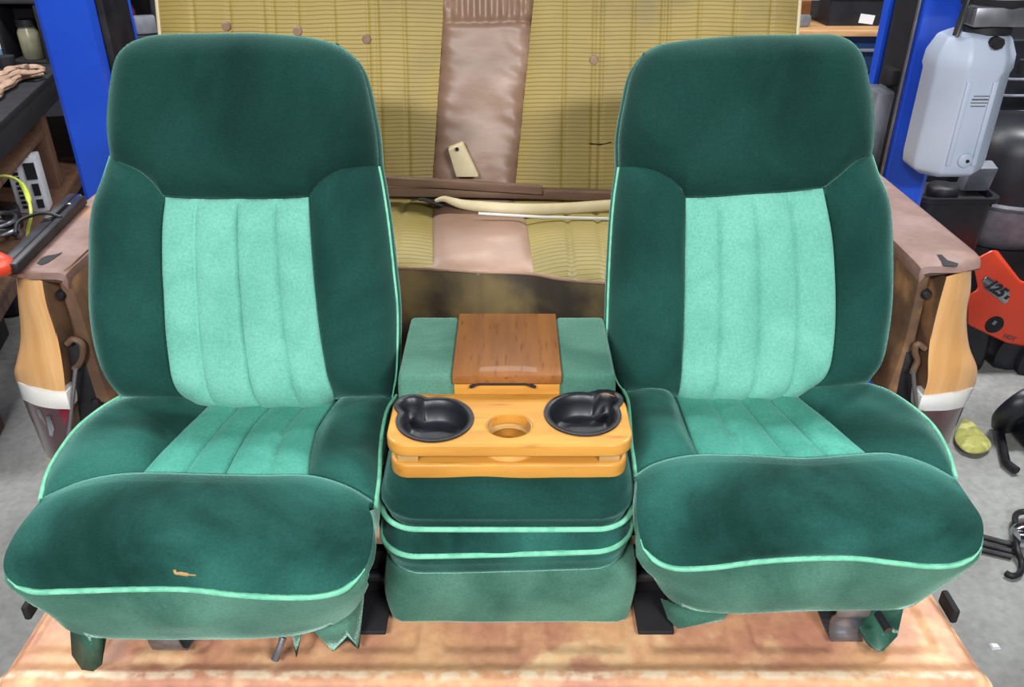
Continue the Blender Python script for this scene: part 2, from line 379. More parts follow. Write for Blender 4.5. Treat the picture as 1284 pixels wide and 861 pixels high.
def make_backrest(root, D):
    P0 = np.array([0, D['Y0'], .28])
    def uv(p):
        q = atP(p[0], p[1], P0, NV); return np.array([q[0], np.dot(q-P0, TV)])
    def W(G): return P0 + G[..., 0:1]*np.array([1, 0, 0]) + G[..., 1:2]*TV + G[..., 2:3]*NV
    def c(key, n): return crv([uv(p) for p in D[key]], n)
    hl, ht, hr = c('head_left', 60), c('head_top', 80), c('head_right', 60)
    yl, it, yr = c('yoke_left', 40), c('insert_top', 41), c('yoke_right', 40)
    bl, br = c('body_left', 80), c('body_right', 80)
    il, ir, ib = c('insert_left', 80), c('insert_right', 80), c('insert_bottom', NB)
    bbl = crv([bl[-1], (bl[-1]+il[-1])/2-np.array([0, .004]), il[-1]], 40)
    bbr = crv([ir[-1], (br[-1]+ir[-1])/2-np.array([0, .004]), br[-1]], 40)
    yl2 = crv(np.vstack([[hl[0]], yl[1:]]), 40)
    OUT = np.vstack([hl, ht[1:], hr[::-1][1:], br[1:], bbr[::-1][1:], ib[::-1][1:], bbl[::-1][1:], bl[::-1][1:-1]])
    OUTC = crv(OUT[::4], 220, True)
    R, E = .058, .045
    def base(uvg, R=R):
        d = np.clip(outline_dist(uvg, OUTC)/R, 0, 1); return E*np.sqrt(np.clip(1-(1-d)**2, 0, 1))
    bottom = crv(np.vstack([yl2, it[1:], yr[1:]]), 80)
    nv = 60
    # head: bottom seam, top, sides
    G2 = coons(bottom, ht, hl, hr)
    H = base(G2) + .030*pillow(nv, 80, 6, 5)
    H += .003*np.sin(G2[..., 0]*38+D['Y0']*9)*np.sin(G2[..., 1]*30)*pillow(nv, 80, 4, 4)
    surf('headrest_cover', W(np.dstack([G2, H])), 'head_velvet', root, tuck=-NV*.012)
    nv = 80
    for nm, top, bot, le, ri in (('side_bolster', yl2, bbl, bl, il), ('side_bolster', yr, bbr, ir, br)):
        G2 = coons(top, bot, le, ri); H = base(G2) + .020*pillow(nv, 40, 3, 6)
        H += .002*np.sin(G2[..., 1]*44)*np.sin(G2[..., 0]*60)*pillow(nv, 40)
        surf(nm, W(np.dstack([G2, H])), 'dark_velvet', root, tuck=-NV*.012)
    # pleated insert
    tops = crv(it, NB); G2 = coons(tops, ib, il, ir); fr = D['pleats']
    a = np.linspace(0, 1, NB); ch = np.zeros(NB)
    ed = [0]+fr+[1]
    for k in range(len(ed)-1):
        m = (a >= ed[k]) & (a <= ed[k+1]); t = (a[m]-ed[k])/(ed[k+1]-ed[k]); ch[m] = np.sqrt(np.clip(1-(2*t-1)**2, 0, 1))**.8
    H = base(G2) - .006 + .011*ch[None]*np.ones((nv, 1))*np.clip(np.linspace(0, 1, nv)*12, 0, 1)[:, None]**.5
    H += .0015*np.sin(G2[..., 1]*70+3*G2[..., 0])*ch[None]
    surf('pleated_insert', W(np.dstack([G2, H])), 'light_velvet', root, tuck=-NV*.010)
    # shell that carries the covers round to the back
    n = len(OUTC); nr = np.roll(OUTC, -1, 0)-np.roll(OUTC, 1, 0); nr = np.stack([nr[:, 1], -nr[:, 0]], 1); nr /= np.linalg.norm(nr, axis=1, keepdims=True)
    if outline_dist((OUTC[:1]+nr[:1]*.01), OUTC)[0] >= 0 and np.dot(nr[0], OUTC[0]-OUTC.mean(0)) < 0: nr = -nr
    V = []; F = []
    for off, dep in ((-.004, .004), (.001, -.004), (.002, -.03), (-.002, -.065), (-.014, -.09), (-.04, -.10)):
        V += [tuple(W(np.array([q[0], q[1], dep]))) for q in OUTC+nr*off]
    for i in range(5):
        for j in range(n): F.append((i*n+j, i*n+(j+1) % n, (i+1)*n+(j+1) % n, (i+1)*n+j))
    F.append(tuple(5*n+j for j in range(n)))
    mk('back_shell', V, F, 'dark_velvet', root, auto=60)
    for side in (bl, br):
        pts = [W(np.array([q[0], q[1], .006])) for q in side]
        MB().tube(pts, .0024, 8).build('piping', 'piping', root)

ROLL = {}
def make_cushion(root, D):
    def c(key, n): return crv([atZ(*p) for p in D[key]], n)
    up = np.array([0, -.25, .97])
    il, ir, rl, rr = c('c_insert_left', 60), c('c_insert_right', 60), c('rim_left', 60), c('rim_right', 60)
    bk = crv([il[0], (il[0]+ir[0])/2, ir[0]], NB); ft = crv([il[-1], (il[-1]+ir[-1])/2, ir[-1]], NB)
    G = coons(ft, bk, il[::-1], ir[::-1])
    a = np.linspace(0, 1, NB); ch = np.zeros(NB); ed = [0]+D['c_pleats']+[1]
    for k in range(len(ed)-1):
        m = (a >= ed[k]) & (a <= ed[k+1]); t = (a[m]-ed[k])/(ed[k+1]-ed[k]); ch[m] = np.sqrt(np.clip(1-(2*t-1)**2, 0, 1))**.8
    G[..., 2] += .013*ch[None]
    surf('pleated_seat_insert', G, 'seat_light_velvet', root, tuck=(0, 0, -.012))
    for le, ri in ((rl, il), (ir, rr)):
        b0 = crv([le[-1], (le[-1]+ri[-1])/2, ri[-1]], 40); b1 = crv([le[0], (le[0]+ri[0])/2, ri[0]], 40)
        G = coons(b0, b1, le[::-1], ri[::-1]); G = G + gnormal(G, (0, 0, 1))*(.034*pillow(60, 40, 3, 6))[..., None]
        G[..., 2] += .002*np.sin(G[..., 1]*50)*np.sin(G[..., 0]*45)*pillow(60, 40)
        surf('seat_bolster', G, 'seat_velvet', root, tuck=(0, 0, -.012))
    # front roll
    cr, pp, re_l, re_r = c('crest', 100), c('front_piping', 100), c('roll_left', 40), c('roll_right', 40)
    G = coons(pp, cr, re_l[::-1], re_r[::-1])
    a = np.abs(np.linspace(-1, 1, 100))[None]; b = np.linspace(0, 1, 40)[:, None]
    bul = (1-a**6)*np.sin(math.pi*b)**.75
    nn = gnormal(G, (0, -.7, .7)); G = G + nn*(.028*bul)[..., None]
    back = []
    for k, (dy, dz) in enumerate(((.012, -.001), (.026, -.008), (.036, -.022), (.040, -.042))):
        back.append(G[-1] + np.array([0, dy, dz]))
    G = np.concatenate([G, np.array(back)], 0)
    ROLL[root.name] = (G.copy(), nn)
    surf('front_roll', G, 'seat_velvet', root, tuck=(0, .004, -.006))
    MB().tube(crv(np.vstack([re_l[34:], pp[1:-1], re_r[::-1][:8]])+np.array([0, -.002, -.001]), 150), list(.0042*np.clip(np.minimum(np.arange(150), 149-np.arange(150))/10, .25, 1)), 8).build('front_piping', 'piping', root)
    for rim in (rl, rr): MB().tube(rim+np.array([0, 0, .002]), .0036, 8).build('rim_piping', 'piping', root)
    # skirt all round: rim and roll down to the base
    xm = (rl[:, 0].mean()+rr[:, 0].mean())/2
    bb = c('band_bottom', 100)
    top = np.vstack([rl[::3], re_l[1::3], pp[1:-1], re_r[::-1][1::3], rr[::-1][::3]])
    nl = len(rl[::3])+len(re_l[1::3]); nr_ = len(re_r[::-1][1::3])+len(rr[::-1][::3])
    B = []
    zl = np.linspace(.12, bb[0, 2], nl); zr = np.linspace(bb[-1, 2], .12, nr_)
    for i, p in enumerate(top):
        if i < nl: s = i/nl; B.append((p[0]+.03, max(p[1], bb[0, 1]), zl[i]))
        elif i < nl+98: B.append(tuple(bb[i-nl+1]))
        else: B.append((p[0]-.03, max(p[1], bb[-1, 1]), zr[i-nl-98]))
    B = np.array(B); B[nl-3:nl] = np.linspace(B[nl-4], bb[0], 5)[1:-1]; B[nl+98:nl+101] = np.linspace(bb[-1], B[nl+101], 5)[1:-1]
    rows = []
    ctr = np.array([xm, top[:, 1].mean(), 0])
    for t in np.linspace(0, 1, 9):
        q = top*(1-t)+B*t; o = q-ctr; o[:, 2] = 0; o /= np.linalg.norm(o, axis=1, keepdims=True)
        w = .014*math.sin(math.pi*t)
        wr = np.sin(q[:, 0:1]*36+t*5)*np.sin(t*9)*.003*math.sin(math.pi*t)
        rows.append(q+o*(w+wr))
    q = B.copy(); o = q-ctr; o[:, 2] = 0; rows.append(q-o*.06+np.array([0, 0, -.004])); rows.append(q-o*.16+np.array([0, 0, .004]))
    surf('cushion_skirt', np.array(rows), 'lit_velvet', root)
    # steel pan and two floor runners underneath
    y0 = bb[50][1]+.05; y1 = rl[0][1]; x0, x1 = rl[:, 0].min()+.10, rr[:, 0].max()-.09
    m = MB().box(((x0+x1)/2, (y0+y1)/2+.03, .105), (x1-x0, y1-y0-.02, .03)); m.build('seat_pan', 'soft_black', root, bevel=.006)
    for x in (x0+.06, x1-.06):
        MB().box((x, (y0+y1)/2+.05, .046), (.035, y1-y0-.06, .09)).build('slide_rail', 'dark_steel', root, bevel=.004)

def flap(name, pts, root, mat='lit_velvet', thick=.006):
    """hanging trim: outline of 3D points, given thickness"""
    n = len(pts); A = [np.asarray(p)+(np.array([0, .03, .04]) if p[2] > .055 else 0) for p in pts]
    c = sum(A)/n + np.array([0, -.012, 0])
    F = [(i, (i+1) % n, n) for i in range(n)]
    return mk(name, A+[c], F, mat, root, solid=thick, auto=50)

def strap(name, root, x0, x1, prof, mat='grey_steel'):
    V = [(x, y, z) for y, z in prof for x in (x0, x1)]
    F = [(2*i, 2*i+1, 2*i+3, 2*i+2) for i in range(len(prof)-1)]
    return mk(name, V, F, mat, root, solid=.004, auto=50)

LS = dict(Y0=1.235,
 head_left=[(141,196),(137.6,155),(142.7,104),(151,72.7),(168,54)], head_top=[(168,54),(197,45.4),(271,42.5),(339,43),(396,48.8),(424.6,56)],
 head_right=[(475.8,209),(473,172),(467,138),(456,92.6),(444.5,72.7),(424.6,56)],
 yoke_left=[(141,196),(157,204),(185,215),(202.5,228),(219,248)], insert_top=[(219,248),(260,250),(310,250),(355,250),(395,248)],
 yoke_right=[(395,248),(407,232),(430,217),(453,212),(475.8,209)],
 body_left=[(141,196),(131,226),(121.6,252),(117,280.5),(115.4,337),(117,394),(123,434),(134,465.6),(148,488),(160,500)],
 body_right=[(475.8,209),(479,224),(487,275),(494,337.5),(498.5,383),(499,423),(497,470),(492,497)],
 insert_left=[(219,248),(215,297.6),(217,372),(222,440),(231,485.5),(239,500)],
 insert_right=[(395,248),(399,315),(407,400),(416,457),(423,490),(422,500)],
 insert_bottom=[(239,500),(254,507),(305,511),(362,511),(402,510),(422,500)], pleats=[.22,.50,.76],
 c_insert_left=[(266,500,.272),(260,512,.272),(232,540,.275),(198,574.5,.275),(170,606,.27)], c_insert_right=[(425,500,.272),(419,512,.272),(399.5,536,.275),(391,566,.275),(386,606,.27)],
 c_pleats=[.26,.50,.77],
 rim_left=[(152.5,498,.285),(129,512,.285),(99,536,.28),(77,564,.275),(60,594,.27),(50.7,628,.265)],
 rim_right=[(497,497,.285),(486,515,.285),(480,540,.28),(477,566,.275),(475.5,600,.27),(471,637,.265)],
 crest=[(50.7,628,.29),(86,613,.30),(129,603,.307),(172,600,.31),(258,602,.31),(322,603,.31),(378,603,.307),(408,609,.303),(438,621,.298),(462,636,.29)],
 roll_left=[(50.7,628,.29),(32,650,.28),(15,675.5,.265),(5,700,.25),(6,718,.235),(21.5,733.5,.222)],
 roll_right=[(462,636,.29),(467.5,652,.28),(467,678,.262),(464,695,.245),(457,712,.232),(447,725,.225)],
 front_piping=[(21.5,733.5,.222),(43,739.5,.215),(86,739,.21),(172,736.5,.21),(236,737,.21),(301,744,.208),(365,747,.208),(404,745,.21),(430,738,.215),(447,725,.225)],
 band_bottom=[(43,748.5,.185),(69,776,.13),(86,790,.108),(112,798,.09),(172,801,.088),(258,801,.088),(322,800,.088),(378,795,.092),(421,781,.105),(447,761,.14),(457.5,729,.20)])
RS = dict(Y0=1.27,
 head_left=[(775,210),(775,172),(782.7,127),(791,92.6),(805.5,68)], head_top=[(805.5,68),(825,57),(854,51.6),(922,45.4),(996,44),(1047,45.4),(1067,55)],
 head_right=[(1091,195),(1093,181),(1093,144),(1087,104),(1080,75.5),(1067,55)],
 yoke_left=[(775,210),(802.6,213),(825,221),(845,235),(853,249)], insert_top=[(853,249),(890,248),(928,245),(979,242),(1022,237)],
 yoke_right=[(1022,237),(1042,221),(1059,206.5),(1075,200),(1091,195)],
 body_left=[(775,210),(768.5,258),(764,326),(761.5,394),(761,430),(766,455),(774,478),(782.7,490)],
 body_right=[(1091,195),(1098.7,218),(1110,246),(1115,280.5),(1116.5,337),(1112.5,406),(1101.5,454),(1081.6,483)],
 insert_left=[(853,249),(852,315),(851,394),(848,463),(846,497)],
 insert_right=[(1022,237),(1033,297.6),(1037,360),(1036,417),(1027.5,465.5),(1013,486)],
 insert_bottom=[(846,497),(854,501),(911,503.6),(968,501),(995,497),(1013,486)], pleats=[.24,.49,.74],
 c_insert_left=[(843,494,.272),(849,506.5,.272),(861.6,539,.275),(871,562,.275),(880,582,.27)], c_insert_right=[(993,490,.272),(1003,502,.272),(1038,530,.275),(1068,556,.275),(1097,580,.27)],
 c_pleats=[.27,.51,.74],
 rim_left=[(781,490,.285),(787,503,.285),(790,530,.28),(792,560,.275),(795,580,.27),(797.5,604,.265)],
 rim_right=[(1081,483,.29),(1106.5,489,.285),(1136.6,506.5,.28),(1167,532,.275),(1188,567,.27),(1198,600,.265)],
 crest=[(799,604,.29),(823,589,.30),(866,578,.308),(930,577,.31),(1016,581,.31),(1072,577,.31),(1124,575,.307),(1167,586,.30),(1201,604,.29)],
 roll_left=[(799,604,.29),(798,630,.28),(799,650,.268),(801.5,668,.252),(806,685,.235)],
 roll_right=[(1201,604,.29),(1218,629,.277),(1231,650,.262),(1233,672,.246),(1227,689,.233),(1218,698,.222)],
 front_piping=[(806,685,.235),(823,702,.22),(844,710,.212),(887,710,.21),(952,702,.21),(1016,698,.21),(1072,698,.21),(1124,704,.21),(1167,708,.21),(1197,706,.213),(1218,698,.222)],
 band_bottom=[(808,697,.22),(819,723,.165),(840,751,.115),(866,764,.096),(909,768.6,.09),(995,766,.09),(1081,764,.09),(1136.6,762,.095),(1167,745,.115),(1201,715,.18)])

sl = thing('bucket_seat', 'green velvet bucket seat left of the console, small tan mark on its front roll', 'car seat', (-.46, 1.05, 0), 'pair of green velvet bucket seats')
make_backrest(sl, LS); make_cushion(sl, LS)
sr = thing('bucket_seat', 'green velvet bucket seat on the right of the console, next to the orange blower side', 'car seat', (.44, 1.08, 0), 'pair of green velvet bucket seats')
make_backrest(sr, RS); make_cushion(sr, RS)

# worn tan mark on the roll of the left seat: a sliver of bare backing
G_, nn_ = ROLL[sl.name]
def on_roll(px, py):
    g = G_[:40].reshape(-1, 3); q = np.array([proj(v) for v in g]); i = ((q-np.array([px, py]))**2).sum(1).argsort()[:4]
    w = 1/(((q[i]-np.array([px, py]))**2).sum(1)+.5); return (g[i]*w[:, None]).sum(0)/w.sum() + nn_.reshape(-1, 3)[i[0]]*.0008
MB().tube(crv([on_roll(219,714), on_roll(220,718), on_roll(226,719), on_roll(234,720), on_roll(246,721)], 24), [.0022]*8+[.0028]*8+[.0012]*8, 8, flat=.45).build('tan_scuff', 'raw_wood', sl)
# trim and brackets under the left seat
flap('trim_flap', [atY(84,790,.90), atY(112,797,.89), atY(128,797,.89), atY(152,799,.90), atY(135,812,.89), atY(128,832,.884), atY(118,840,.88), atY(104,838,.88), atY(92,820,.895)], sl, 'leg_green')
x0, x1 = atY(201,815,.93)[0], atY(238,815,.93)[0]
strap('mounting_bracket', sl, x0, x1, [(1.0,.094),(.93,.092),(.915,.088),(.908,.075),(.907,.05),(.912,.03),(.925,.012),(.95,.004),(1.0,.003)])
p, q = atY(355,799,.92), atY(345,826,.905)
MB().tube([p, p*.7+q*.3+np.array([0,-.004,0]), q], [.006,.005,.007], 10).build('slide_lever', 'grey_steel', sl)
flap('trim_flap', [atY(360,797,.91), atY(385,793,.91), atY(372,823,.905)], sl)
flap('trim_flap', [atY(394,790,.93), atY(448,760,.95), atY(456,762,.96), atY(450,812,.93), atY(436,800,.945), atY(417,815,.93)], sl)
# under the right seat
flap('trim_flap', [atY(829,750,1.0), atY(870,764,.975), atY(912,769,.97), atY(905,776,.97), atY(850,788,.96), atY(838,775,.98)], sr)
x0, x1 = atY(1036,790,.97)[0], atY(1076,790,.97)[0]
strap('mounting_bracket', sr, x0, x1, [(1.04,.095),(.985,.094),(.965,.09),(.953,.08),(.952,.06),(.962,.045),(.966,.03),(.96,.012),(.95,.004),(.97,.003),(1.03,.003)])
V = [atY(1095,764,.985), atY(1140,760,.985), atY(1130,798,.93), atY(1105,829,.904), atY(1082,806,.93)]
ring0 = [tuple(p) for p in V]; ring1 = [(p[0]*.99, p[1]+.10, max(p[2], .004)) for p in V]
MB().prism(ring0, ring1).build('leg_cover', 'leg_green', sr, bevel=.012, bseg=3)
MB().tube([atY(1100,768,.945), atY(1114,790,.915)], [.006,.007], 10).build('slide_lever', 'black_plastic', sr)

# ================================================================== centre console
cs = thing('center_console', 'green velvet centre console with wooden cup holder tray between the two bucket seats', 'console', (-.005, 1.13, 0))
V, F = cushion_block(-.201, .195, .972, 1.40, .012, .150, .022, .018, .004, wob=.002, seed=1); mk('console_base', V, F, 'lit_velvet', cs, auto=60, recalc=True)
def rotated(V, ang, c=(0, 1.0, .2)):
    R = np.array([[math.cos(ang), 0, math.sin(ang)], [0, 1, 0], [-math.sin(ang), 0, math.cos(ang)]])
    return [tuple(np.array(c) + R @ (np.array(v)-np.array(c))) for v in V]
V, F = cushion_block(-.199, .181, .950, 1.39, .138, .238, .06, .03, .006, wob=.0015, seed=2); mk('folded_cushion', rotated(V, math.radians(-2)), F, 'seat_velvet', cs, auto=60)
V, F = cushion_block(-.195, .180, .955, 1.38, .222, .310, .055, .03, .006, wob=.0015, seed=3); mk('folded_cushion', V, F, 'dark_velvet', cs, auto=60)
def pad_pipe(x0, x1, y0, z, ang, rc, ylim=1.2):
    ring = rrect(x0, x1, y0, 1.4, rc, 10); pts = [(p[0], p[1], z) for p in ring]
    k = 22; pts = pts[11:22+11]   # back-left, front-left ... front-right corners
    pts = [(x0, 1.25, z), (x0, 1.12, z)] + [(p[0], p[1], z) for p in rrect(x0, x1, y0, 1.4, rc, 10)[22:44]] + [(x1, 1.12, z), (x1, 1.25, z)]
    rnd = crv(rotated(pts, ang), 140); MB().tube(rnd, .0043, 8).build('piping', 'piping', cs)
pad_pipe(-.2045, .1865, .9455, .196, math.radians(-2), .064); pad_pipe(-.2005, .1855, .951, .240, 0, .06)
# riser under the tray
V, F = cushion_block(-.165, .16, 1.02, 1.30, .29, .325, .03, .012); mk('riser', V, F, 'dark_velvet', cs, auto=60)
# lower slab
x0 = atY(488,592,.985)[0]; x1 = atY(788,588,.985)[0]
plate('lower_slab', rrect(x0, x1, .985, 1.115, .03), [], .305, .028, .005, 'honey_wood', cs)
for bx_, by_, bw_ in ((x0+.028, 1.0, .03), (x1-.028, 1.0, .03), ((x0+x1)/2, 1.105, .10)): MB().box((bx_, by_, .3415), (bw_, .015, .016)).build('spacer_block', 'raw_wood', cs)
# tray with two moulded cup holders and one bare round hole
TZ1 = .372
x0 = atY(481,556,.98)[0]; x1 = atY(797,552,.98)[0]
def cup_outline(c, r, ear_ang, ear_r=.022, ear_d=.055, n=72, grow=0):
    out = []
    e = np.array([math.cos(ear_ang), math.sin(ear_ang)])*ear_d
    for i in range(n):
        q = 2*math.pi*i/n; d = np.array([math.cos(q), math.sin(q)]); rr = r+grow
        b = np.dot(d, e); disc = b*b-(e@e-(ear_r+grow)**2)
        if disc > 0: rr = max(rr, b+math.sqrt(disc))
        out.append((c[0]+d[0]*rr, c[1]+d[1]*rr))
    return out
cl = atZ(545.5,526,TZ1); cr_ = atZ(730.5,519,TZ1); hc = atZ(638.5,532,TZ1)
hole_r = .034
eL, eR = math.radians(135), math.radians(45)
back = 1.119
tray = plate('tray', rrect(x0, x1, .98, back, .034), [cup_outline(cl, .055, eL), cup_outline(cr_, .055, eR), [(hc[0]+hole_r*math.cos(t), hc[1]+hole_r*.92*math.sin(t)) for t in np.linspace(0, 2*math.pi, 40, endpoint=False)]], TZ1-.022, .022, .004, 'honey_wood', cs)
for c, e in ((cl, eL), (cr_, eR)):
    V = []; F = []; n = 72
    for grow, z in ((.006, TZ1+.0005), (.0055, TZ1+.003), (.001, TZ1+.0035), (-.003, TZ1+.001), (-.005, TZ1-.010), (-.008, TZ1-.030), (-.014, TZ1-.0345), (-.03, TZ1-.035)):
        V += [(p[0], p[1], z) for p in cup_outline(c, .053, e, grow=grow)]
    for i in range(7):
        for j in range(n): F.append((i*n+j, i*n+(j+1) % n, (i+1)*n+(j+1) % n, (i+1)*n+j))
    F.append(tuple(7*n+j for j in range(n)))
    cup = mk('cup_holder', V, F, 'black_plastic', tray, auto=50, recalc=False)
m = MB().lathe((hc[0], hc[1], TZ1-.030), [(.0345, .027), (.033, .027), (.033, 0), (.0345, 0)], 36, cap=False)
m.build('bore_liner', 'raw_wood', tray)
# armrest box behind the tray with a wooden lid
AY0, AY1, AZ = 1.126, 1.33, .398
a0, a1, a2, a3 = atZ(498,473,AZ)[0], atZ(568,473,AZ)[0], atZ(703,473,AZ)[0], atZ(773,473,AZ)[0]
V, F = cushion_block(a0, a1, AY0, AY1, .28, AZ+.002, .008, .010, .002, seed=5); mk('armrest_side', V, F, 'lit_velvet', cs, auto=60)
V, F = cushion_block(a2, a3, AY0, AY1, .28, AZ+.002, .008, .010, .002, seed=6); mk('armrest_side', V, F, 'lit_velvet', cs, auto=60)
lx0, lx1 = atZ(566,473,AZ+.006)[0], atZ(705,473,AZ+.006)[0]
MB().box(((lx0+lx1)/2, 1.23, .33), (lx1-lx0-.004, .20, .108)).build('storage_box', 'honey_wood', cs, bevel=.002)
lid = MB().box(((lx0+lx1)/2, 1.226, AZ-.002), (lx1-lx0, .212, .018)).build('wooden_lid', 'dark_wood', cs, bevel=.003)
xm = (lx0+lx1)/2
MB().tube([(xm-.058, 1.124, .380), (xm-.045, 1.122, .388), (xm+.03, 1.122, .388), (xm+.045, 1.124, .380)], .003, 8).build('lid_pull', 'soft_black', cs)

# cross tube between console and seats; the black plates put shade into the gaps
for s, xa, xb in ((-1, -.285, -.196), (1, .196, .275)):
    MB().box(((xa+xb)/2, 1.06, .055), (xb-xa, .02, .095)).build('gap_shade_plate', 'soft_black', cs, bevel=.003)
    MB().tube([(xa, 1.035, .062), (xb, 1.035, .062)], .011, 10).build('mount_tube', 'dark_steel', cs)
    MB().box(((xa+xb)/2, 1.01, .009), (xb-xa-.02, .10, .008)).build('gap_shade_foot', 'soft_black', cs, bevel=.002)
for xa, xb in ((-.226, -.200), (.190, .214)):
    MB().box(((xa+xb)/2, 1.10, .17), (xb-xa, .02, .14)).build('gap_shade_strip', 'soft_black', cs, bevel=.003)  # black strip added for the shade higher up in the gap
# ================================================================== the pickup bed the seats stand on
tr = thing('pickup_truck', 'rear of an old orange pickup with its rusty tailgate folded down under the green seats', 'pickup truck', (0, 1.44, FL))
# --- tailgate: inner face with a row of pressed panels, a ridge and a worn lip
tl0, tl1 = atZ(43,752,0), atZ(0,812,0); tr0, tr1 = atZ(1174,743,0), atZ(1246,855,0)
YB, YF = 1.425, .80
def tg_x(side, y):
    a, b = (tl0, tl1) if side < 0 else (tr0, tr1)
    x = a[0] + (b[0]-a[0])*(y-a[1])/(b[1]-a[1]); return max(min(x, .80), -.80)
ny, nx = 150, 420
YS = np.linspace(YB, YF, ny); V = np.zeros((ny, nx, 3))
def sm(x, a, b): t = np.clip((x-a)/(b-a), 0, 1); return t*t*(3-2*t)
pan = [(-.695, -.53), (-.50, -.33), (-.30, -.14)]
for i, y in enumerate(YS):
    xa, xb = tg_x(-1, y), tg_x(1, y); X = np.linspace(xa, xb, nx); z = np.zeros(nx)
    for k in range(9):                       # pressed panels, two rows
        c = -.048 + (k-4)*.168; wx = sm(X, c-.07, c-.054)*(1-sm(X, c+.054, c+.07))
        for y0, y1 in ((.922, 1.05), (1.09, 1.37)):
            z -= .007*wx*sm(y, y0, y0+.03)*(1-sm(y, y1-.012, y1))
    z += .008*sm(y, .860, .876)*(1-sm(y, .884, .912))       # ridge along the lip
    z -= .004*(1-sm(y, .845, .86))
    z -= .02*(1-sm(y, .80, .825)); e = np.minimum(X-xa, xb-X); z -= .014*(1-sm(e, 0, .02))
    V[i] = np.stack([X, np.full(nx, y), z], 1)
fr = V[-1].copy(); fr[:, 2] = -.05; bkr = V[0].copy(); bkr[:, 2] = -.05
G = np.concatenate([bkr[None], V, fr[None]], 0)
li = G[:, :1].copy(); li[..., 2] = -.05; ri = G[:, -1:].copy(); ri[..., 2] = -.05
G = np.concatenate([li, G, ri], 1)
tg = surf('tailgate', G, 'rust_paint', tr)
MB().box((0, (YB+YF)/2, -.056), (1.52, YB-YF-.03, .012)).build('tailgate_underside', 'jamb', tr)
for px, py in ((1190,760), (41,756)):
    p = atZ(px, py, -.004); MB().box(p, (.012, .05, .03)).build('hinge_stop', 'soft_black', tr, bevel=.004)
p = atZ(764,854,0); MB().box((p[0], p[1], -.0075), (.05, .03, .002)).build('paper_sticker', 'label_white', tr)
# --- bed floor, front wall
V = []; xs = np.linspace(-.82, .82, 200)
V0 = [(x, 1.44, -.006 + .012*(1 if math.sin(x*42) > 0 else 0)) for x in xs]; V1 = [(x, 3.25, v[2]) for x, v in zip(xs, V0)]
mk('bed_floor', V0+V1, [(i, i+1, 200+i+1, 200+i) for i in range(199)], 'jamb', tr, solid=.01)
MB().box((0, 3.27, .2), (1.66, .04, .5)).build('bed_headboard', 'jamb', tr, bevel=.008)

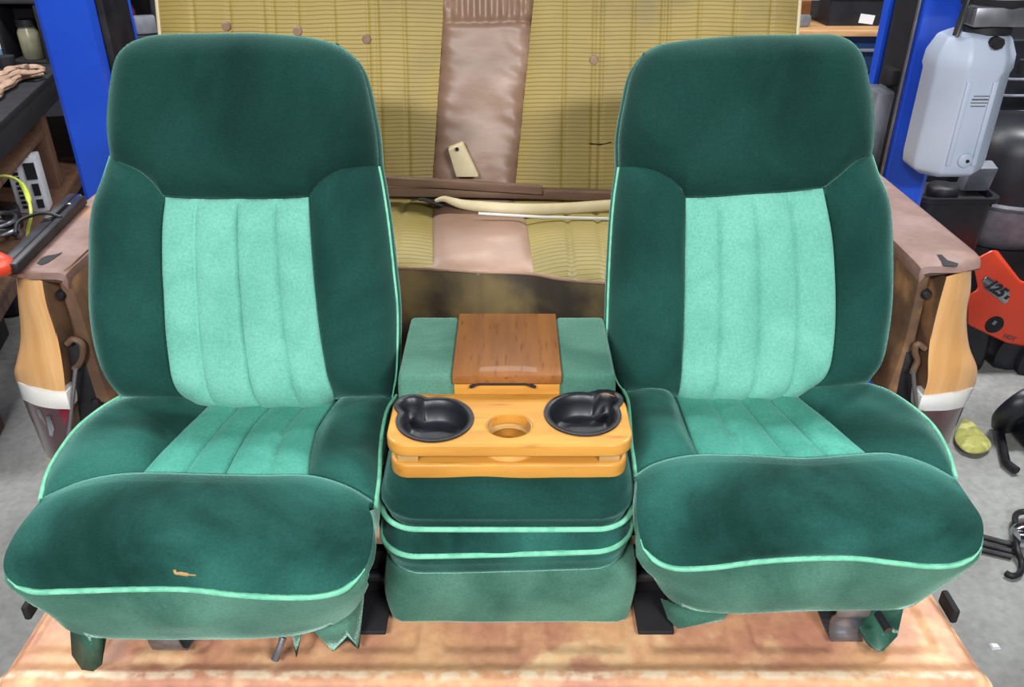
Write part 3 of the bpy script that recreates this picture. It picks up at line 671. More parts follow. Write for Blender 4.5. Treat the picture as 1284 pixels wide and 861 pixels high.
def bed_side(side, Y, outer, inner, jamb_in, trim_t, trim_b, lens_b, rail_z):
    """rear end of one bed side: painted outer corner, door-jamb style channel, rail, stripe and tail lamp"""
    n, m = 40, 24
    def px(P, k): return crv([np.array(p, float) for p in P], k)
    u = np.linspace(0, 1, m)
    def dY(u, v): return .06 - .06*np.sqrt(np.clip(1-(1-u)**2, 0, 1)) - .022*sm(v, .45, .9)*np.sqrt(np.clip(1-(1-u)**2, 0, 1))
    o, i_, j_ = px(outer, n), px(inner, n), px(jamb_in, n)
    v = np.linspace(0, 1, n)
    G = np.array([[atY(*(o[a]*(1-b)+i_[a]*b), Y+dY(b, v[a])) for b in u] for a in range(n)])
    ext = [G[:, 0]+np.array([0, d, 0]) for d in (1.7, .8, .2, .05)]
    G2 = np.concatenate([np.stack(ext, 1), G], 1)
    under = G2[-1:].copy(); under[:, :, 1] += .05; under[:, :, 2] -= .01
    body = surf('bed_side', np.concatenate([G2, under], 0), 'orange_paint', tr)
    I3 = np.array([atY(*q, Y+dY(1., 0)) for q in i_]); J3 = np.array([atY(*q, Y) for q in j_])
    fr = [-.01, .03, .10, .40, .48, .60, .94, 1.0, 1.0]; dep = [-.002, .004, .05, .05, .012, .006, .006, .02, 1.75]
    surf('jamb', np.stack([I3*(1-f)+J3*f + np.array([side*.03*(d > 1), d, 0]) for f, d in zip(fr, dep)], 1), 'jamb', body)
    # rail: flat top with rolled edges, running forward level
    xo, xi = G[0, 0][0], J3[0][0]; w = (xi-xo)
    prof = [(0., -.03), (-.06, -.012), (-.03, .0), (.06, .005), (.5, .006), (.94, .005), (1.02, 0.), (1.03, -.012), (1.0, -.03)]
    sec = []
    zA = rail_z
    front = [(.06, -.016), (.02, -.012), (.06, -.010), (.12, -.008), (.5, -.008), (.9, -.008), (.96, -.010), (.98, -.012), (.96, -.016)]
    def yfront(t): return Y+dY(np.clip(t*1.9, 0, 1), 0)
    sec.append([(xo+w*a, yfront(a)-.012, zA+b) for a, b in front])
    sec.append([(xo+w*a, yfront(a)-.006, zA+b-.002) for a, b in prof])
    sec.append([(xo+w*a, yfront(a)+.012, zA+b) for a, b in prof])
    for yy in (1.8, 2.3, 3.25): sec.append([(xo+w*a+side*.03*a*(yy-1.6)/1.65, yy, zA+b) for a, b in prof])
    k = len(prof); V = [p for s_ in sec for p in s_]
    F = [(a*k+b, a*k+b+1, (a+1)*k+b+1, (a+1)*k+b) for a in range(len(sec)-1) for b in range(k-1)]+[tuple(range(k))]
    rail = mk('rail_cap', V, F, 'rail_paint', body, auto=50)
    def wrap(T, B, lift, name, mat, bow=.006):
        T, B = px(T, m), px(B, m); rows = []
        for s in np.linspace(0, 1, 9):
            rows.append([atY(*(T[c]*(1-s)+B[c]*s), Y+dY(u[c], 1)+lift-bow*math.sin(math.pi*s)) for c in range(m)])
        G = np.array(rows)
        top = G[:1].copy(); top[..., 1] += .04; bot = G[-1:].copy(); bot[..., 1] += .04
        G = np.concatenate([top, G, bot], 0)
        L_ = G[:, :1].copy(); L_[..., 1] += .25; R_ = G[:, -1:].copy(); R_[..., 1] += .12
        return surf(name, np.concatenate([L_, G, R_], 1), mat, body)
    wrap(trim_t, trim_b, -.004, 'stripe', 'white_trim')
    lens = wrap(trim_b, lens_b, .010, 'tail_lamp', 'maroon', .004)
    return body, rail, lens, (lambda t: Y+dY(np.clip(t, 0, 1), 1)+.010)

bl_, rail_l, lens_l, lampY = bed_side(-1, 1.44,
   [(20,345),(23,380),(26,415),(25,433),(21,452),(18,466),(21,480)], [(53,347),(59,380),(70,415),(75.5,440),(80,470),(82,493)],
   [(81,339),(97,378),(112,425),(126,470),(142,510)],
   [(21,478),(40,487),(62,491),(83,492)], [(29,501),(45,508),(65,512),(88,513)], [(58,572),(68,577),(76,579),(84,578)], .434)
br_, rail_r, lens_r, _ = bed_side(1, 1.47,
   [(1218,338),(1217,365),(1213,385),(1212.5,413),(1216,436),(1225,460),(1225,474),(1221,487)], [(1186,347),(1176,383),(1167,422),(1164,449),(1163,478),(1157,497)],
   [(1155,336),(1148,372),(1134,431),(1120,470),(1108,500)],
   [(1222,485),(1205,491),(1180,495),(1156,497)], [(1209,510),(1190,514),(1170,515),(1151,515)], [(1190,556),(1178,560),(1165,562),(1152,562)], .434)
# lamp on the left keeps its mirror bezel and a red corner
def lamp_bit(nm, pts, mat, lift=.008):
    A = [atY(p[0], p[1], lampY((p[0]-(29+(p[1]-500)*.4))/(59-(p[1]-500)*.42))-lift) for p in pts]; Bk = [a+np.array([0, .02, 0]) for a in A]
    return MB().prism(A, Bk).build(nm, mat, lens_l, bevel=.0015)
lamp_bit('lamp_bezel', [(46,513),(50,512),(62,545),(60,551),(52,545)], 'silver')
lamp_bit('lamp_reflector', [(57,522),(62,520),(68,538),(66,548),(62,546)], 'silver', .010)
lamp_bit('lamp_segment', [(73,514),(86,515),(84,536),(79,530)], 'red_lens')
lamp_bit('lamp_foot', [(56,562),(74,570),(66,582),(58,577)], 'cream')
# stake pockets, bolts and latches on the bed ends
def hole(nm, pts, z, parent):
    A = [atZ(p[0], p[1], z) for p in pts]
    return mk(nm, [tuple(a) for a in A]+[(a[0], a[1], z-.0005) for a in A], [tuple(range(len(A)))] + [(i, (i+1) % len(A), len(A)+(i+1) % len(A), len(A)+i) for i in range(len(A))], 'soft_black', parent, smooth=False)
hole('stake_pocket', [(46,330),(52,323),(60,320),(68,319),(78,316),(75,319),(66,325),(60,329),(52,332)], .4408, rail_l)
hole('stake_pocket', [(1175,319),(1181,319),(1188,326),(1202,330),(1200,334),(1184,333)], .4408, rail_r)
for (px, py, Y), par in (((77,369,1.447), bl_), ((1161,368,1.475), br_), ((121,503,1.447), bl_)):
    p = atY(px, py, Y); MB().lathe(p, [(.010, .004), (.010, -.004), (.006, -.009), (.0, -.009)], 14, 'Y').build('bolt', 'dark_steel', par)
def latch(par, Y, hook, rod, box):
    p = [atY(x, y, Y) for x, y in hook]
    MB().tube(crv(p, 24), .0065, 8).build('latch_hook', 'jamb', par)
    q = [atY(x, y, Y-.015) for x, y in rod]
    MB().tube(q, .0045, 8).build('latch_rod', 'grey_steel', par)
    b = [atY(x, y, Y+.01) for x, y in box]
    MB().prism(b, [v+np.array([0, .04, 0]) for v in b]).build('latch_plate', 'dark_steel', par, bevel=.004)
latch(bl_, 1.435, [(84,431),(92,425),(102,430),(104,445),(98,458),(93,462)], [(95,462),(91,500),(86,546)], [(84,436),(100,428),(122,500),(126,520),(100,530),(92,480)])
latch(br_, 1.465, [(1160,437),(1150,431),(1147,440),(1150,452),(1146,462),(1144,468)], [(1145,464),(1147,490),(1150,514)], [(1136,440),(1150,436),(1146,470),(1142,512),(1122,500),(1128,470)])
# lower quarter panels, bumper-less rear cross member, tyres on the floor
for s in (-1, 1):
    MB().box((s*.80, 2.35, -.12), (.14, 1.70, .26)).build('lower_quarter', 'orange_paint', tr, bevel=.03, bseg=3)
    w = MB().lathe((s*.70, 2.2, FL+.33), [(.18, -.1), (.30, -.1), (.33, -.07), (.33, .07), (.30, .1), (.18, .1)], 36, 'X').build('tyre', 'wheel_rubber', tr)
    MB().lathe((s*.70, 2.2, FL+.33), [(.02, -.06), (.18, -.09), (.185, .09), (.02, .06)], 28, 'X').build('wheel_rim', 'grey_steel', w)
MB().box((0, 1.62, -.14), (1.5, .12, .16)).build('cross_member', 'jamb', tr, bevel=.01)
MB().tube([(-.7, 2.2, FL+.33), (.7, 2.2, FL+.33)], .05, 12).build('axle', 'dark_steel', tr)
for s in (-1, 1): MB().box((s*.42, 2.4, -.18), (.10, 1.7, .2)).build('frame_rail', 'jamb', tr, bevel=.01)

# ================================================================== old bench seat standing in the bed
bs = thing('bench_seat', 'old gold ribbed vinyl bench seat with pinkish brown middle panel, behind the green seats', 'bench seat', (0, 2.0, 0))
# back: plane from the seat crease up to above the frame
PB0 = np.array([0, 1.98, .36]); BT = np.array([0, .27, .963]); BT /= np.linalg.norm(BT); BN = np.array([0, -BT[2], BT[1]])
def bq(px, py):
    q = atP(px, py, PB0, BN); return np.array([q[0], np.dot(q-PB0, BT)])
xl_, xr_ = bq(199,20)[0], bq(1001,20)[0]
c_t = [bq(557,0), bq(669,0)]; c_b = [bq(541,236), bq(645,236)]
HT = bq(640,0)[1]+.07
def xe(a, b, v): return a[0]+(b[0]-a[0])*(v-a[1])/(b[1]-a[1])
cl0, cl1 = xe(c_t[0], c_b[0], -.04), xe(c_t[0], c_b[0], HT); cr0, cr1 = xe(c_t[1], c_b[1], -.04), xe(c_t[1], c_b[1], HT)
def seams(*px): return [bq(p, 30)[0] for p in px]
def back_panel(nm, xa0, xa1, xb0, xb1, mat, seam, puff):
    nv, nu = 120, 220
    v = np.linspace(-.06, HT, nv)[:, None]*np.ones((1, nu)); t = np.linspace(0, 1, nu)[None]
    f = (v+.06)/(HT+.06)
    x = (xa0*(1-f)+xa1*f)*(1-t)+(xb0*(1-f)+xb1*f)*t
    h = puff*pillow(nv, nu, 8, 8)
    for s in seam: h = h-.0035*np.exp(-((x-s)/.004)**2)
    h += .004*np.sin(x*9)*np.sin(v*8)
    h -= .05*sm(v, HT-.07, HT)**2
    if mat == 'brown_vinyl':
        edge = np.minimum(t, 1-t)
        h += .003*np.sin(v*150+np.sin(x*40)*1.5)*np.exp(-edge*9) + .0025*np.sin(v*33+x*14+2*np.sin(x*25))
        h += .0035*np.sin(x*230)*sm(v, HT-.13, HT-.10) - .007*np.exp(-((v-(HT-.119)-.02*x)/.006)**2)
    G = PB0 + x[..., None]*np.array([1, 0, 0]) + v[..., None]*BT + h[..., None]*BN
    surf(nm, G, mat, bs, tuck=-BN*.02)
back_panel('ribbed_back_panel', xl_, xl_, cl0, cl1, 'gold_rib', seams(245,290,332,345,375,420,462,474,508), .012)
back_panel('ribbed_back_panel', cr0, cr1, xr_, xr_, 'gold_rib', seams(708,745,755,794,830,838,876,920,965), .012)
back_panel('middle_back_panel', cl0, cl1, cr0, cr1, 'brown_vinyl', [], .016)
for px, py in ((286,34),(375,40),(461,50),(744,76)):
    q = bq(px, py); c = PB0+np.array([q[0], 0, 0])+BT*q[1]+BN*.012
    MB().lathe(c, [(.0, -.006), (.009, -.006), (.011, -.001), (.011, .004)], 14, 'Y').build('button', 'rag', bs)
    # short slit in the vinyl
for a, b in (((738,180),(766,178)),):
    q0, q1 = bq(*a), bq(*b); pts = [PB0+np.array([q[0], 0, 0])+BT*(q[1]-.004*k)+BN*.0135 for q, k in ((q0, 0), ((q0+q1)/2, 1), (q1, 0))]
    MB().tube(pts, .004, 6, flat=.4).build('slit', 'soft_black', bs)
# back board and welt
MB().add(*(lambda w: ([tuple(PB0+np.array([x, 0, 0])+BT*v-BN*d) for d in (.012, .10) for v in (-.08, HT-.004) for x in (xl_+.004, xr_-.004)], [(0,1,3,2),(4,6,7,5),(0,4,5,1),(2,3,7,6),(0,2,6,4),(1,5,7,3)]))(0)).build('back_board', 'dirty_vinyl', bs, bevel=.012)
for x in (xl_, xr_):
    MB().tube([PB0+np.array([x, 0, 0])+BT*v+BN*.002 for v in np.linspace(-.05, HT, 12)], .005, 8).build('welt', 'cream', bs)
# cushion: top panels, front face, welt between them
e_pts = [(300,326),(400,329),(495,335),(545,337),(597,340),(668,343),(700,349),(752,354),(860,360),(1000,366)]
EDG = [atZ(px, py, .335) for px, py in e_pts]
EDG[0][0] = xl_; EDG[-1][0] = xr_
ED = crv(EDG, 300)
def ed_y(x): return np.interp(x, ED[:, 0], ED[:, 1])
def cush_panel(nm, xa_b, xa_f, xb_b, xb_f, mat, seam):
    nv, nu = 60, 140; f = np.linspace(0, 1, nv)[:, None]; t = np.linspace(0, 1, nu)[None]
    x = (xa_b*(1-f)+xa_f*f)*(1-t)+(xb_b*(1-f)+xb_f*f)*t
    yf = ed_y(x); y = 1.985*(1-f)+yf*f
    z = .375-.040*f**1.6+.008*np.sin(math.pi*f)+.010*pillow(nv, nu, 8, 8)
    for s in seam: z = z-.005*np.exp(-((x-s)/.006)**2)
    z += .003*np.sin(x*13+y*9)*np.sin(y*17)
    surf(nm, np.stack([x, y, z], 2), mat, bs, tuck=(0, 0, -.012))
ca = atZ(543,262,.36)[0]; cb = atZ(543,336,.335)[0]; da = atZ(655,264,.36)[0]; db = atZ(669,342,.335)[0]
cush_panel('ribbed_cushion_panel', xl_, xl_, ca, cb, 'gold_rib_flat', [atZ(p, 300, .35)[0] for p in (300, 400, 455, 500)])
cush_panel('middle_cushion_panel', ca, cb, da, db, 'brown_vinyl', [])
cush_panel('ribbed_cushion_panel', da, db, xr_, xr_, 'gold_rib_flat', [atZ(p, 300, .35)[0] for p in (712, 750, 800, 900)])
MB().tube([p+np.array([0, -.002, 0]) for p in ED[::3]], .004, 8).build('cushion_welt', 'brown_vinyl', bs)
nv, nu = 40, 200
rows = []
X = np.linspace(xl_, xr_, nu)
for f in np.linspace(0, 1, nv):
    y = ed_y(X) - .016*math.sin(math.pi*min(f*1.3, 1)) + .03*f; z = .333-.27*f + 0*X
    y = y + .006*np.exp(-((X-atZ(597,345,.33)[0])/.004)**2)*(f < .55)
    rows.append(np.stack([X*.975, y, z], 1))
surf('cushion_front', np.array(rows), 'dirty_vinyl', bs)
MB().box((0, 1.85, .17), (xr_-xl_-.02, .30, .30)).build('cushion_core', 'dirty_vinyl', bs, bevel=.01)
for x in (-.55, .55): MB().box((x, 1.85, .040), (.06, .26, .05)).build('floor_bracket', 'dark_steel', bs, bevel=.004)

# --- loose trim lying on the bench
def board(nm, label, cat, pts, w, t, mat, group=None, rad=None):
    o = MB()
    p = [np.asarray(q) for q in pts]
    d = p[-1]-p[0]; 
    V = []
    for q in p:
        for dy, dz in ((-w/2, 0), (w/2, 0), (w/2, t), (-w/2, t)): V.append((q[0]-p[0][0]*0, q[1]+dy, q[2]+dz))
    k = len(p); F = [(0,1,2,3), tuple(4*(k-1)+j for j in (3,2,1,0))]+[(4*i+j, 4*i+(j+1) % 4, 4*i+4+(j+1) % 4, 4*i+4+j) for i in range(k-1) for j in range(4)]
    c = sum(p)/k
    ob = mk(nm, V, F, mat, None, loc=(c[0], c[1], c[2]), bevel=.003); set_props(ob, label, cat, group); return ob
ZB = .374
board('wood_board', 'long weathered brown board lying across the back of the gold bench cushion', 'board', [atY(470,244,1.952), atY(560,245,1.950), atY(690,248,1.948), atY(780,251,1.946)], .03, .022, 'old_wood')
board('wood_board', 'shorter brown board with a split end, on top of the long board', 'board', [atY(476,231,1.935), atY(540,234,1.933), atY(600,238,1.931), atY(680,243,1.929)], .02, .02, 'old_wood')
p0, p1 = atY(572,222,1.950), atY(562,188,1.962); q0, q1 = atY(600,222,1.950), atY(580,181,1.962)
bk = np.array([0, .018, .004])
o = MB().prism([p0, q0, q1, p1], [p0+bk, q0+bk, q1+bk, p1+bk]).build('wood_offcut', 'cream', None, loc=(p0[0], p0[1], p0[2]), bevel=.002)
set_props(o, 'small cream offcut with a nail hole leaning upright against the middle bench panel', 'offcut')
h = atY(573,187,1.953); MB().lathe(h, [(.0, -.002), (.0045, -.002), (.0045, .002)], 10, 'Y').build('nail_hole', 'soft_black', o)
# cream moulded trim with a hooked end
tp = [(546,252),(556,249),(566,252),(580,256),(620,260),(660,262),(700,262),(757,258),(790,256)]
P = crv([atY(x, y, 1.905-.0001*i) for i, (x, y) in enumerate(tp)], 60)
rr = np.interp(np.linspace(0, 1, 60), [0, .06, .12, .2, .5, 1], [.006, .010, .014, .017, .019, .017])
o = MB().tube(P, list(rr), 12, flat=.75).build('trim_strip', 'cream', None, loc=tuple(P[30]))
set_props(o, 'long cream moulded trim strip with a torn hooked end lying on the bench cushion', 'trim strip')
P = crv([atY(516,251,1.905), atY(530,250,1.902), atY(543,254,1.90), atY(556,258,1.895)], 20)
o2 = MB().tube(P, [.003]*5+[.007]*15, 8, flat=.5).build('torn_end', 'soft_black', o)
P = [atY(600,267.5,1.855), atY(680,272,1.85), atY(757,274,1.845), atY(785,275,1.84)]
o = MB().tube(P, .0035, 8).build('thin_rod', 'white_trim', None, loc=tuple(P[1])); set_props(o, 'thin white rod lying on the bench cushion just in front of the cream trim', 'rod')
# ================================================================== the shop
def struct(name, mb, mat, **k): o = mb.build(name, mat, None, **k); o['kind'] = 'structure'; return o
RX, RY0, RY1, RZ = 4.2, -5.0, 6.4, 3.5
struct('floor', MB().box((0, (RY0+RY1)/2, FL-.05), (2*RX+.2, RY1-RY0+.2, .1)), 'concrete', smooth=False)
struct('wall_back', MB().box((0, RY1+.05, (RZ+FL)/2), (2*RX, .1, RZ-FL)), 'wall', smooth=False)
struct('wall_left', MB().box((-RX-.05, (RY0+RY1)/2, (RZ+FL)/2), (.1, RY1-RY0, RZ-FL)), 'wall', smooth=False)
struct('wall_right', MB().box((RX+.05, (RY0+RY1)/2, (RZ+FL)/2), (.1, RY1-RY0, RZ-FL)), 'wall', smooth=False)
struct('ceiling', MB().box((0, (RY0+RY1)/2, RZ+.05), (2*RX+.2, RY1-RY0+.2, .1)), 'wall', smooth=False)

# ---- two-post lift columns
def lift_post(side, Y, px_edges, label):
    """C-section column, open towards the truck. px_edges = pixel x at y=100 of outer edge, front flange inner edge"""
    xo = atY(px_edges[0], 100, Y)[0]; xi = atY(px_edges[1], 100, Y)[0]; D = .30; t = .012; lip = .05
    r = thing('lift_post', label, 'vehicle lift post', ((xo+xi)/2, Y+D/2, FL), 'blue two-post lift columns')
    s = 1 if xi > xo else -1
    ring = [(xi, Y+lip), (xi, Y), (xo+s*.02, Y), (xo, Y+.02), (xo, Y+D-.02), (xo+s*.02, Y+D), (xi, Y+D), (xi, Y+D-lip), (xi-s*t, Y+D-lip), (xi-s*t, Y+D-t), (xo+s*t, Y+D-t), (xo+s*t, Y+t), (xi-s*t, Y+t), (xi-s*t, Y+lip)]
    n = len(ring); z0, z1 = FL+.014, 2.6
    V = [(x, y, z) for z in (z0, z1) for x, y in ring]
    F = [(i, (i+1) % n, n+(i+1) % n, n+i) for i in range(n)]+[tuple(range(n)), tuple(range(n, 2*n))]
    mk('column', V, F, 'blue_paint', r, smooth=False)
    MB().box(((xo+xi)/2, Y+D/2, FL+.008), (abs(xi-xo)+.16, D+.2, .016)).build('base_plate', 'blue_paint', r, bevel=.003)
    return r, xo, xi, D
YP = 2.6
lp, xo, xi, D = lift_post(-1, YP, (64, 131), 'blue lift post beside the wooden workbench, behind the left bed rail')
MB().box((xi-.02, YP+D*.5, .9), (.08, D-.12, 2.6)).build('carriage', 'dark_steel', lp, bevel=.006)
rp, xo, xi, D = lift_post(1, YP, (1197, 1140), 'blue lift post behind the white tank, beside the right bed rail')
MB().box((xi+.03, YP+D*.5, .9), (.05, D-.14, 2.6)).build('carriage', 'soft_black', rp, bevel=.006)
p, q = atY(1158,0,YP-.02), atY(1133,95,YP-.02); d = (q-p)/np.linalg.norm(q-p)
MB().tube([(xi-.008, YP+.025, 2.5), (xi-.008, YP+.025, .1)], .006, 8).build('safety_cable', 'grey_steel', rp)
A = [atY(1099,96,YP+.05), atY(1116,96,YP+.05), atY(1092,225,YP+.05), atY(1078,225,YP+.05)]
a = atY(1097,97,YP+.08); b = atY(1128,225,YP+.08)
pad = MB().box(((atY(1096,97,2.75)[0]+atY(1126,97,2.75)[0])/2, 2.75, -.02), (.085, .12, 1.02)).build('grey_box', 'grey_paint', rp, bevel=.01)  # grey box like a capped jug, joined to the post as a part
t = atY(1120,97,2.72); MB().box((t[0], t[1], t[2]+.005), (.05, .08, .05)).build('end_cap', 'soft_black', pad, bevel=.008)

# ---- milky tank with a pump head, hung on the right post
YT = 2.42
c0 = atY(1242,38,YT); c1 = atY(1208,213,YT)
zt, zb = c0[2], c1[2]; xc = atY(1213,125,YT-.05)[0]
tk = thing('fluid_tank', 'milky white plastic tank with grey pump head hung on the right blue lift post', 'tank', (xc, YT, zb))
def oct_(hx, hy, ch, z, dx=0):
    return [(xc+dx+sx, YT+sy, z) for sx, sy in ((-hx+ch, -hy), (hx-ch, -hy), (hx, -hy+ch), (hx, hy-ch), (hx-ch, hy), (-hx+ch, hy), (-hx, hy-ch), (-hx, -hy+ch))]
W0 = .108; lv = [(.075, .07, .035, zb), (W0-.008, .098, .055, zb+.018), (W0-.004, .102, .06, zb+.05), (W0-.004, .102, .06, zt-.105), (W0, .106, .06, zt-.09), (W0-.002, .102, .058, zt-.055), (.088, .08, .045, zt-.012), (.06, .06, .03, zt)]
V = []; F = []
for hx, hy, ch, z in lv: V += oct_(hx, hy, ch, z)
for i in range(len(lv)-1):
    for j in range(8): F.append((8*i+j, 8*i+(j+1) % 8, 8*i+8+(j+1) % 8, 8*i+8+j))
F += [tuple(range(8)), tuple(8*(len(lv)-1)+j for j in range(8))]
body = mk('tank_body', V, F, 'tank_plastic', tk, bevel=.008, bseg=3, auto=40)
for x in (-.035, .036): MB().box((xc+x, YT-.103, (zb+zt)/2-.035), (.014, .010, zt-zb-.16)).build('moulded_rib', 'tank_plastic', body, bevel=.003)
c = atY(1248,53,YT-.09); MB().lathe((c[0], c[1]-.008, c[2]), [(.0, -.016), (.013, -.016), (.016, -.012), (.016, .014)], 8, 'Y').build('filler_plug', 'soft_black', tk)
c = atY(1210,201,YT-.104); pl = MB().lathe(c, [(.0, -.008), (.012, -.008), (.02, -.004), (.022, .004)], 20, 'Y').build('drain_boss', 'tank_plastic', tk)
MB().lathe((c[0]+.003, c[1]-.009, c[2]), [(.0, -.002), (.005, -.002), (.005, .002)], 10, 'Y').build('drain_hole', 'soft_black', pl)
# small printed block on the tank: illegible in the photo, kept as rows of fine print
for k, (w, dx) in enumerate(((.052, 0), (.058, 0), (.056, -.002), (.048, -.003))):
    c = atY(1232-k*1.2, 121+k*4.2, YT-.106); MB().box((c[0]+dx, YT-.1025, c[2]), (w*.85, .0015, .0045 if k == 1 else .0028)).build('fine_print', 'grey_steel', body, smooth=False)
MB().lathe((xc+.02, YT, zt-.004), [(.07, 0), (.07, .03), (.06, .034)], 24).build('neck', 'dark_steel', tk)
mp_ = MB().box((xc+.02, YT-.04, zt+.045), (.15, .09, .05)).build('pump_bracket', 'grey_steel', tk, bevel=.006)
MB().lathe((xc+.035, YT, zt+.065), [(.085, 0), (.088, .012), (.088, .02)], 28).build('pump_gasket', 'soft_black', tk)
MB().lathe((xc+.035, YT, zt+.086), [(.086, 0), (.086, .12), (.07, .14), (.0, .14)], 28).build('pump_head', 'grey_paint', tk)
MB().tube([(xc-.075, YT-.05, zt-.005), (xc-.072, YT-.06, zt+.08), (xc-.055, YT-.06, zt+.3)], [.011, .010, .009], 10).build('pickup_pipe', 'chrome', tk)
P = crv([(xc+.07, YT-.03, zt+.11), (xc+.11, YT-.05, zt+.095), (xc+.125, YT-.06, zt+.02), (xc+.13, YT-.06, zt-.07)], 24)
MB().tube(P, .008, 10).build('pump_handle', 'chrome', tk)
MB().lathe((xc+.13, YT-.06, zt-.085), [(.0, -.02), (.018, -.018), (.02, 0), (.018, .018), (.0, .02)], 14).build('handle_knob', 'soft_black', tk)
for hz in (zb+.12, zt-.08): MB().box((xc+.05, YT+.139, hz), (.06, .078, .03)).build('hanger_bracket', 'dark_steel', tk, bevel=.003)

# ---- black bin behind the post, machine parts, blower
yb = 3.0; c = atY(1204,247,yb)
b = thing('waste_bin', 'black plastic bin on the floor beneath the white tank, behind the right bed rail', 'bin', (c[0], yb, FL))
zr = c[2]
def ringr(hx, hy, z): return [(c[0]+p[0], yb+.12+p[1], z) for p in rrect(-hx, hx, -hy, hy, .05, 6)]
lv = [(.115, .11, FL), (.14, .13, zr-.02), (.155, .145, zr-.02), (.155, .145, zr), (.138, .128, zr), (.11, .105, FL+.02)]
n = len(ringr(.1, .1, 0)); V = []; F = []
for hx, hy, z in lv: V += ringr(hx, hy, z)
for i in range(len(lv)-1):
    for j in range(n): F.append((i*n+j, i*n+(j+1) % n, (i+1)*n+(j+1) % n, (i+1)*n+j))
F += [tuple(range(n)), tuple(5*n+j for j in range(n))]
mk('bin_shell', V, F, 'black_plastic', b, auto=40)
MB().box((c[0], yb+.12, zr-.03), (.26, .24, .02)).build('bin_contents', 'soft_black', b, bevel=.004)
c2 = atY(1186,236,yb+.04)
o = MB().lathe((c2[0], c2[1]+.02, zr-.017), [(.055, 0), (.058, .01), (.058, .035), (.05, .045), (.03, .05), (.0, .05)], 24).build('tin_can', 'dark_steel', None, loc=(c2[0], c2[1], zr-.02))
set_props(o, 'round dark lidded tin sitting on the black bin, left side', 'tin')
c2 = atY(1222,232,yb+.1)
o = MB().box((c2[0], c2[1], zr+.050), (.10, .06, .10), rx=.25).build('metal_bracket', 'grey_paint', None, loc=(c2[0], c2[1], zr-.02), bevel=.004)
set_props(o, 'grey folded metal bracket on the black bin under the tank corner', 'bracket')
# garden engine: black round cowl on grey housing
ye = 3.25; c = atY(1296,205,ye)
e = thing('garden_engine', 'black and grey engine with a big round cowl and louvred guard at the right edge', 'engine', (c[0], ye+.1, FL))
MB().lathe((c[0], ye+.12, c[2]-.16), [(.215, 0), (.22, .05), (.22, .20), (.205, .26), (.17, .30), (.06, .32), (.0, .32)], 40).build('fan_cowl', 'black_plastic', e)
MB().lathe((c[0], ye+.12, c[2]-.17), [(.225, 0), (.23, .01), (.225, .02)], 40).build('cowl_band', 'grey_paint', e)
MB().lathe((c[0], ye+.12, c[2]-.37), [(.12, 0), (.17, .02), (.215, .10), (.225, .19), (.21, .20)], 40).build('engine_housing', 'grey_paint', e)
MB().lathe((c[0], ye+.12, FL+.12), [(.20, 0), (.22, .02), (.20, .28), (.12, c[2]-.37-FL-.12)], 30).build('engine_base', 'soft_black', e)
for s in (-1, 1):
    MB().lathe((c[0]+s*.17, ye-.0, FL+.075), [(.0, -.025), (.06, -.025), (.075, -.015), (.075, .015), (.06, .025), (.0, .025)], 24, 'X').build('wheel', 'wheel_rubber', e)
    MB().lathe((c[0]+s*.17, ye+.28, FL+.075), [(.0, -.025), (.06, -.025), (.075, -.015), (.075, .015), (.06, .025), (.0, .025)], 24, 'X').build('wheel', 'wheel_rubber', e)
gy = ye+.42; ga = atY(1252,75,gy); gz = ga[2]
MB().box((c[0]+.02, gy+.04, gz-.35), (.44, .05, .86)).build('guard_panel', 'black_plastic', e, bevel=.01)
for k in range(8):
    z = gz-.02-k*.068
    P = crv([(c[0]-.20, gy+.005, z+.03), (c[0]-.10, gy-.01, z-.01), (c[0]-.02, gy-.012, z-.05), (c[0]+.2, gy-.01, z-.06)], 16)
    MB().tube(P, .007, 8).build('louvre', 'grey_paint', e)
MB().box((c[0], gy+.04, (FL+gz-.78)/2), (.3, .04, gz-.78-FL+.02)).build('guard_post', 'soft_black', e)

# orange blower housing with its badge, propped on the engine in front
yo = 2.88
def po(px, py, dy=0): return atY(px, py, yo+dy)
cb_ = po(1262,385)
lb = thing('leaf_blower', 'orange and black blower with a 125 badge and HOT warning beside the right bed side', 'leaf blower', (cb_[0]+.05, yo+.08, FL))
out = [(1219,326),(1246,312),(1280,352),(1330,362),(1335,432),(1284,434),(1262,430),(1240,420),(1213,407),(1213,370),(1226,362)]
A = [po(*p) for p in out]; Bk = [po(p[0]+ (4 if p[0] < 1250 else 0), p[1], .16) for p in out]
sh = MB().prism(A, Bk).build('top_cover', 'orange_plastic', lb, bevel=.012, bseg=3)
c = po(1247,407,-.002); MB().lathe(c, [(.0, -.001), (.028, -.001), (.033, -.005), (.036, .0), (.036, .006)], 28, 'Y').build('exhaust_port', 'soft_black', sh)
MB().box((c[0]-.004, c[1]-.002, c[2]+.01), (.014, .003, .018), ry=.5).build('port_baffle', 'grey_steel', sh, bevel=.001)
ux = po(1264,373)-po(1236,352); ux[1] = 0; uz = np.array([-ux[2], 0, ux[0]])
bc = po(1249,364,-.004)
badge = [po(1232,352,-.006), po(1238,346,-.006), po(1267,366,-.006), po(1264,379,-.006), po(1259,381,-.006), po(1235,362,-.006)]
bd = MB().prism(badge, [p+np.array([0, .006, 0]) for p in badge]).build('badge', 'silver', sh, bevel=.0015)
text('badge_number', '125', po(1248.5,361.5,-.0075), ux, uz, .058, 'ink', bd, depth=.001, shear=.25, bold=.0025)
text('badge_suffix', 'B', po(1262,373,-.0075), ux, uz, .024, 'ink', bd, depth=.0008, shear=.2, bold=.0005)
ux2 = po(1273,426)-po(1258,421); ux2[1] = 0
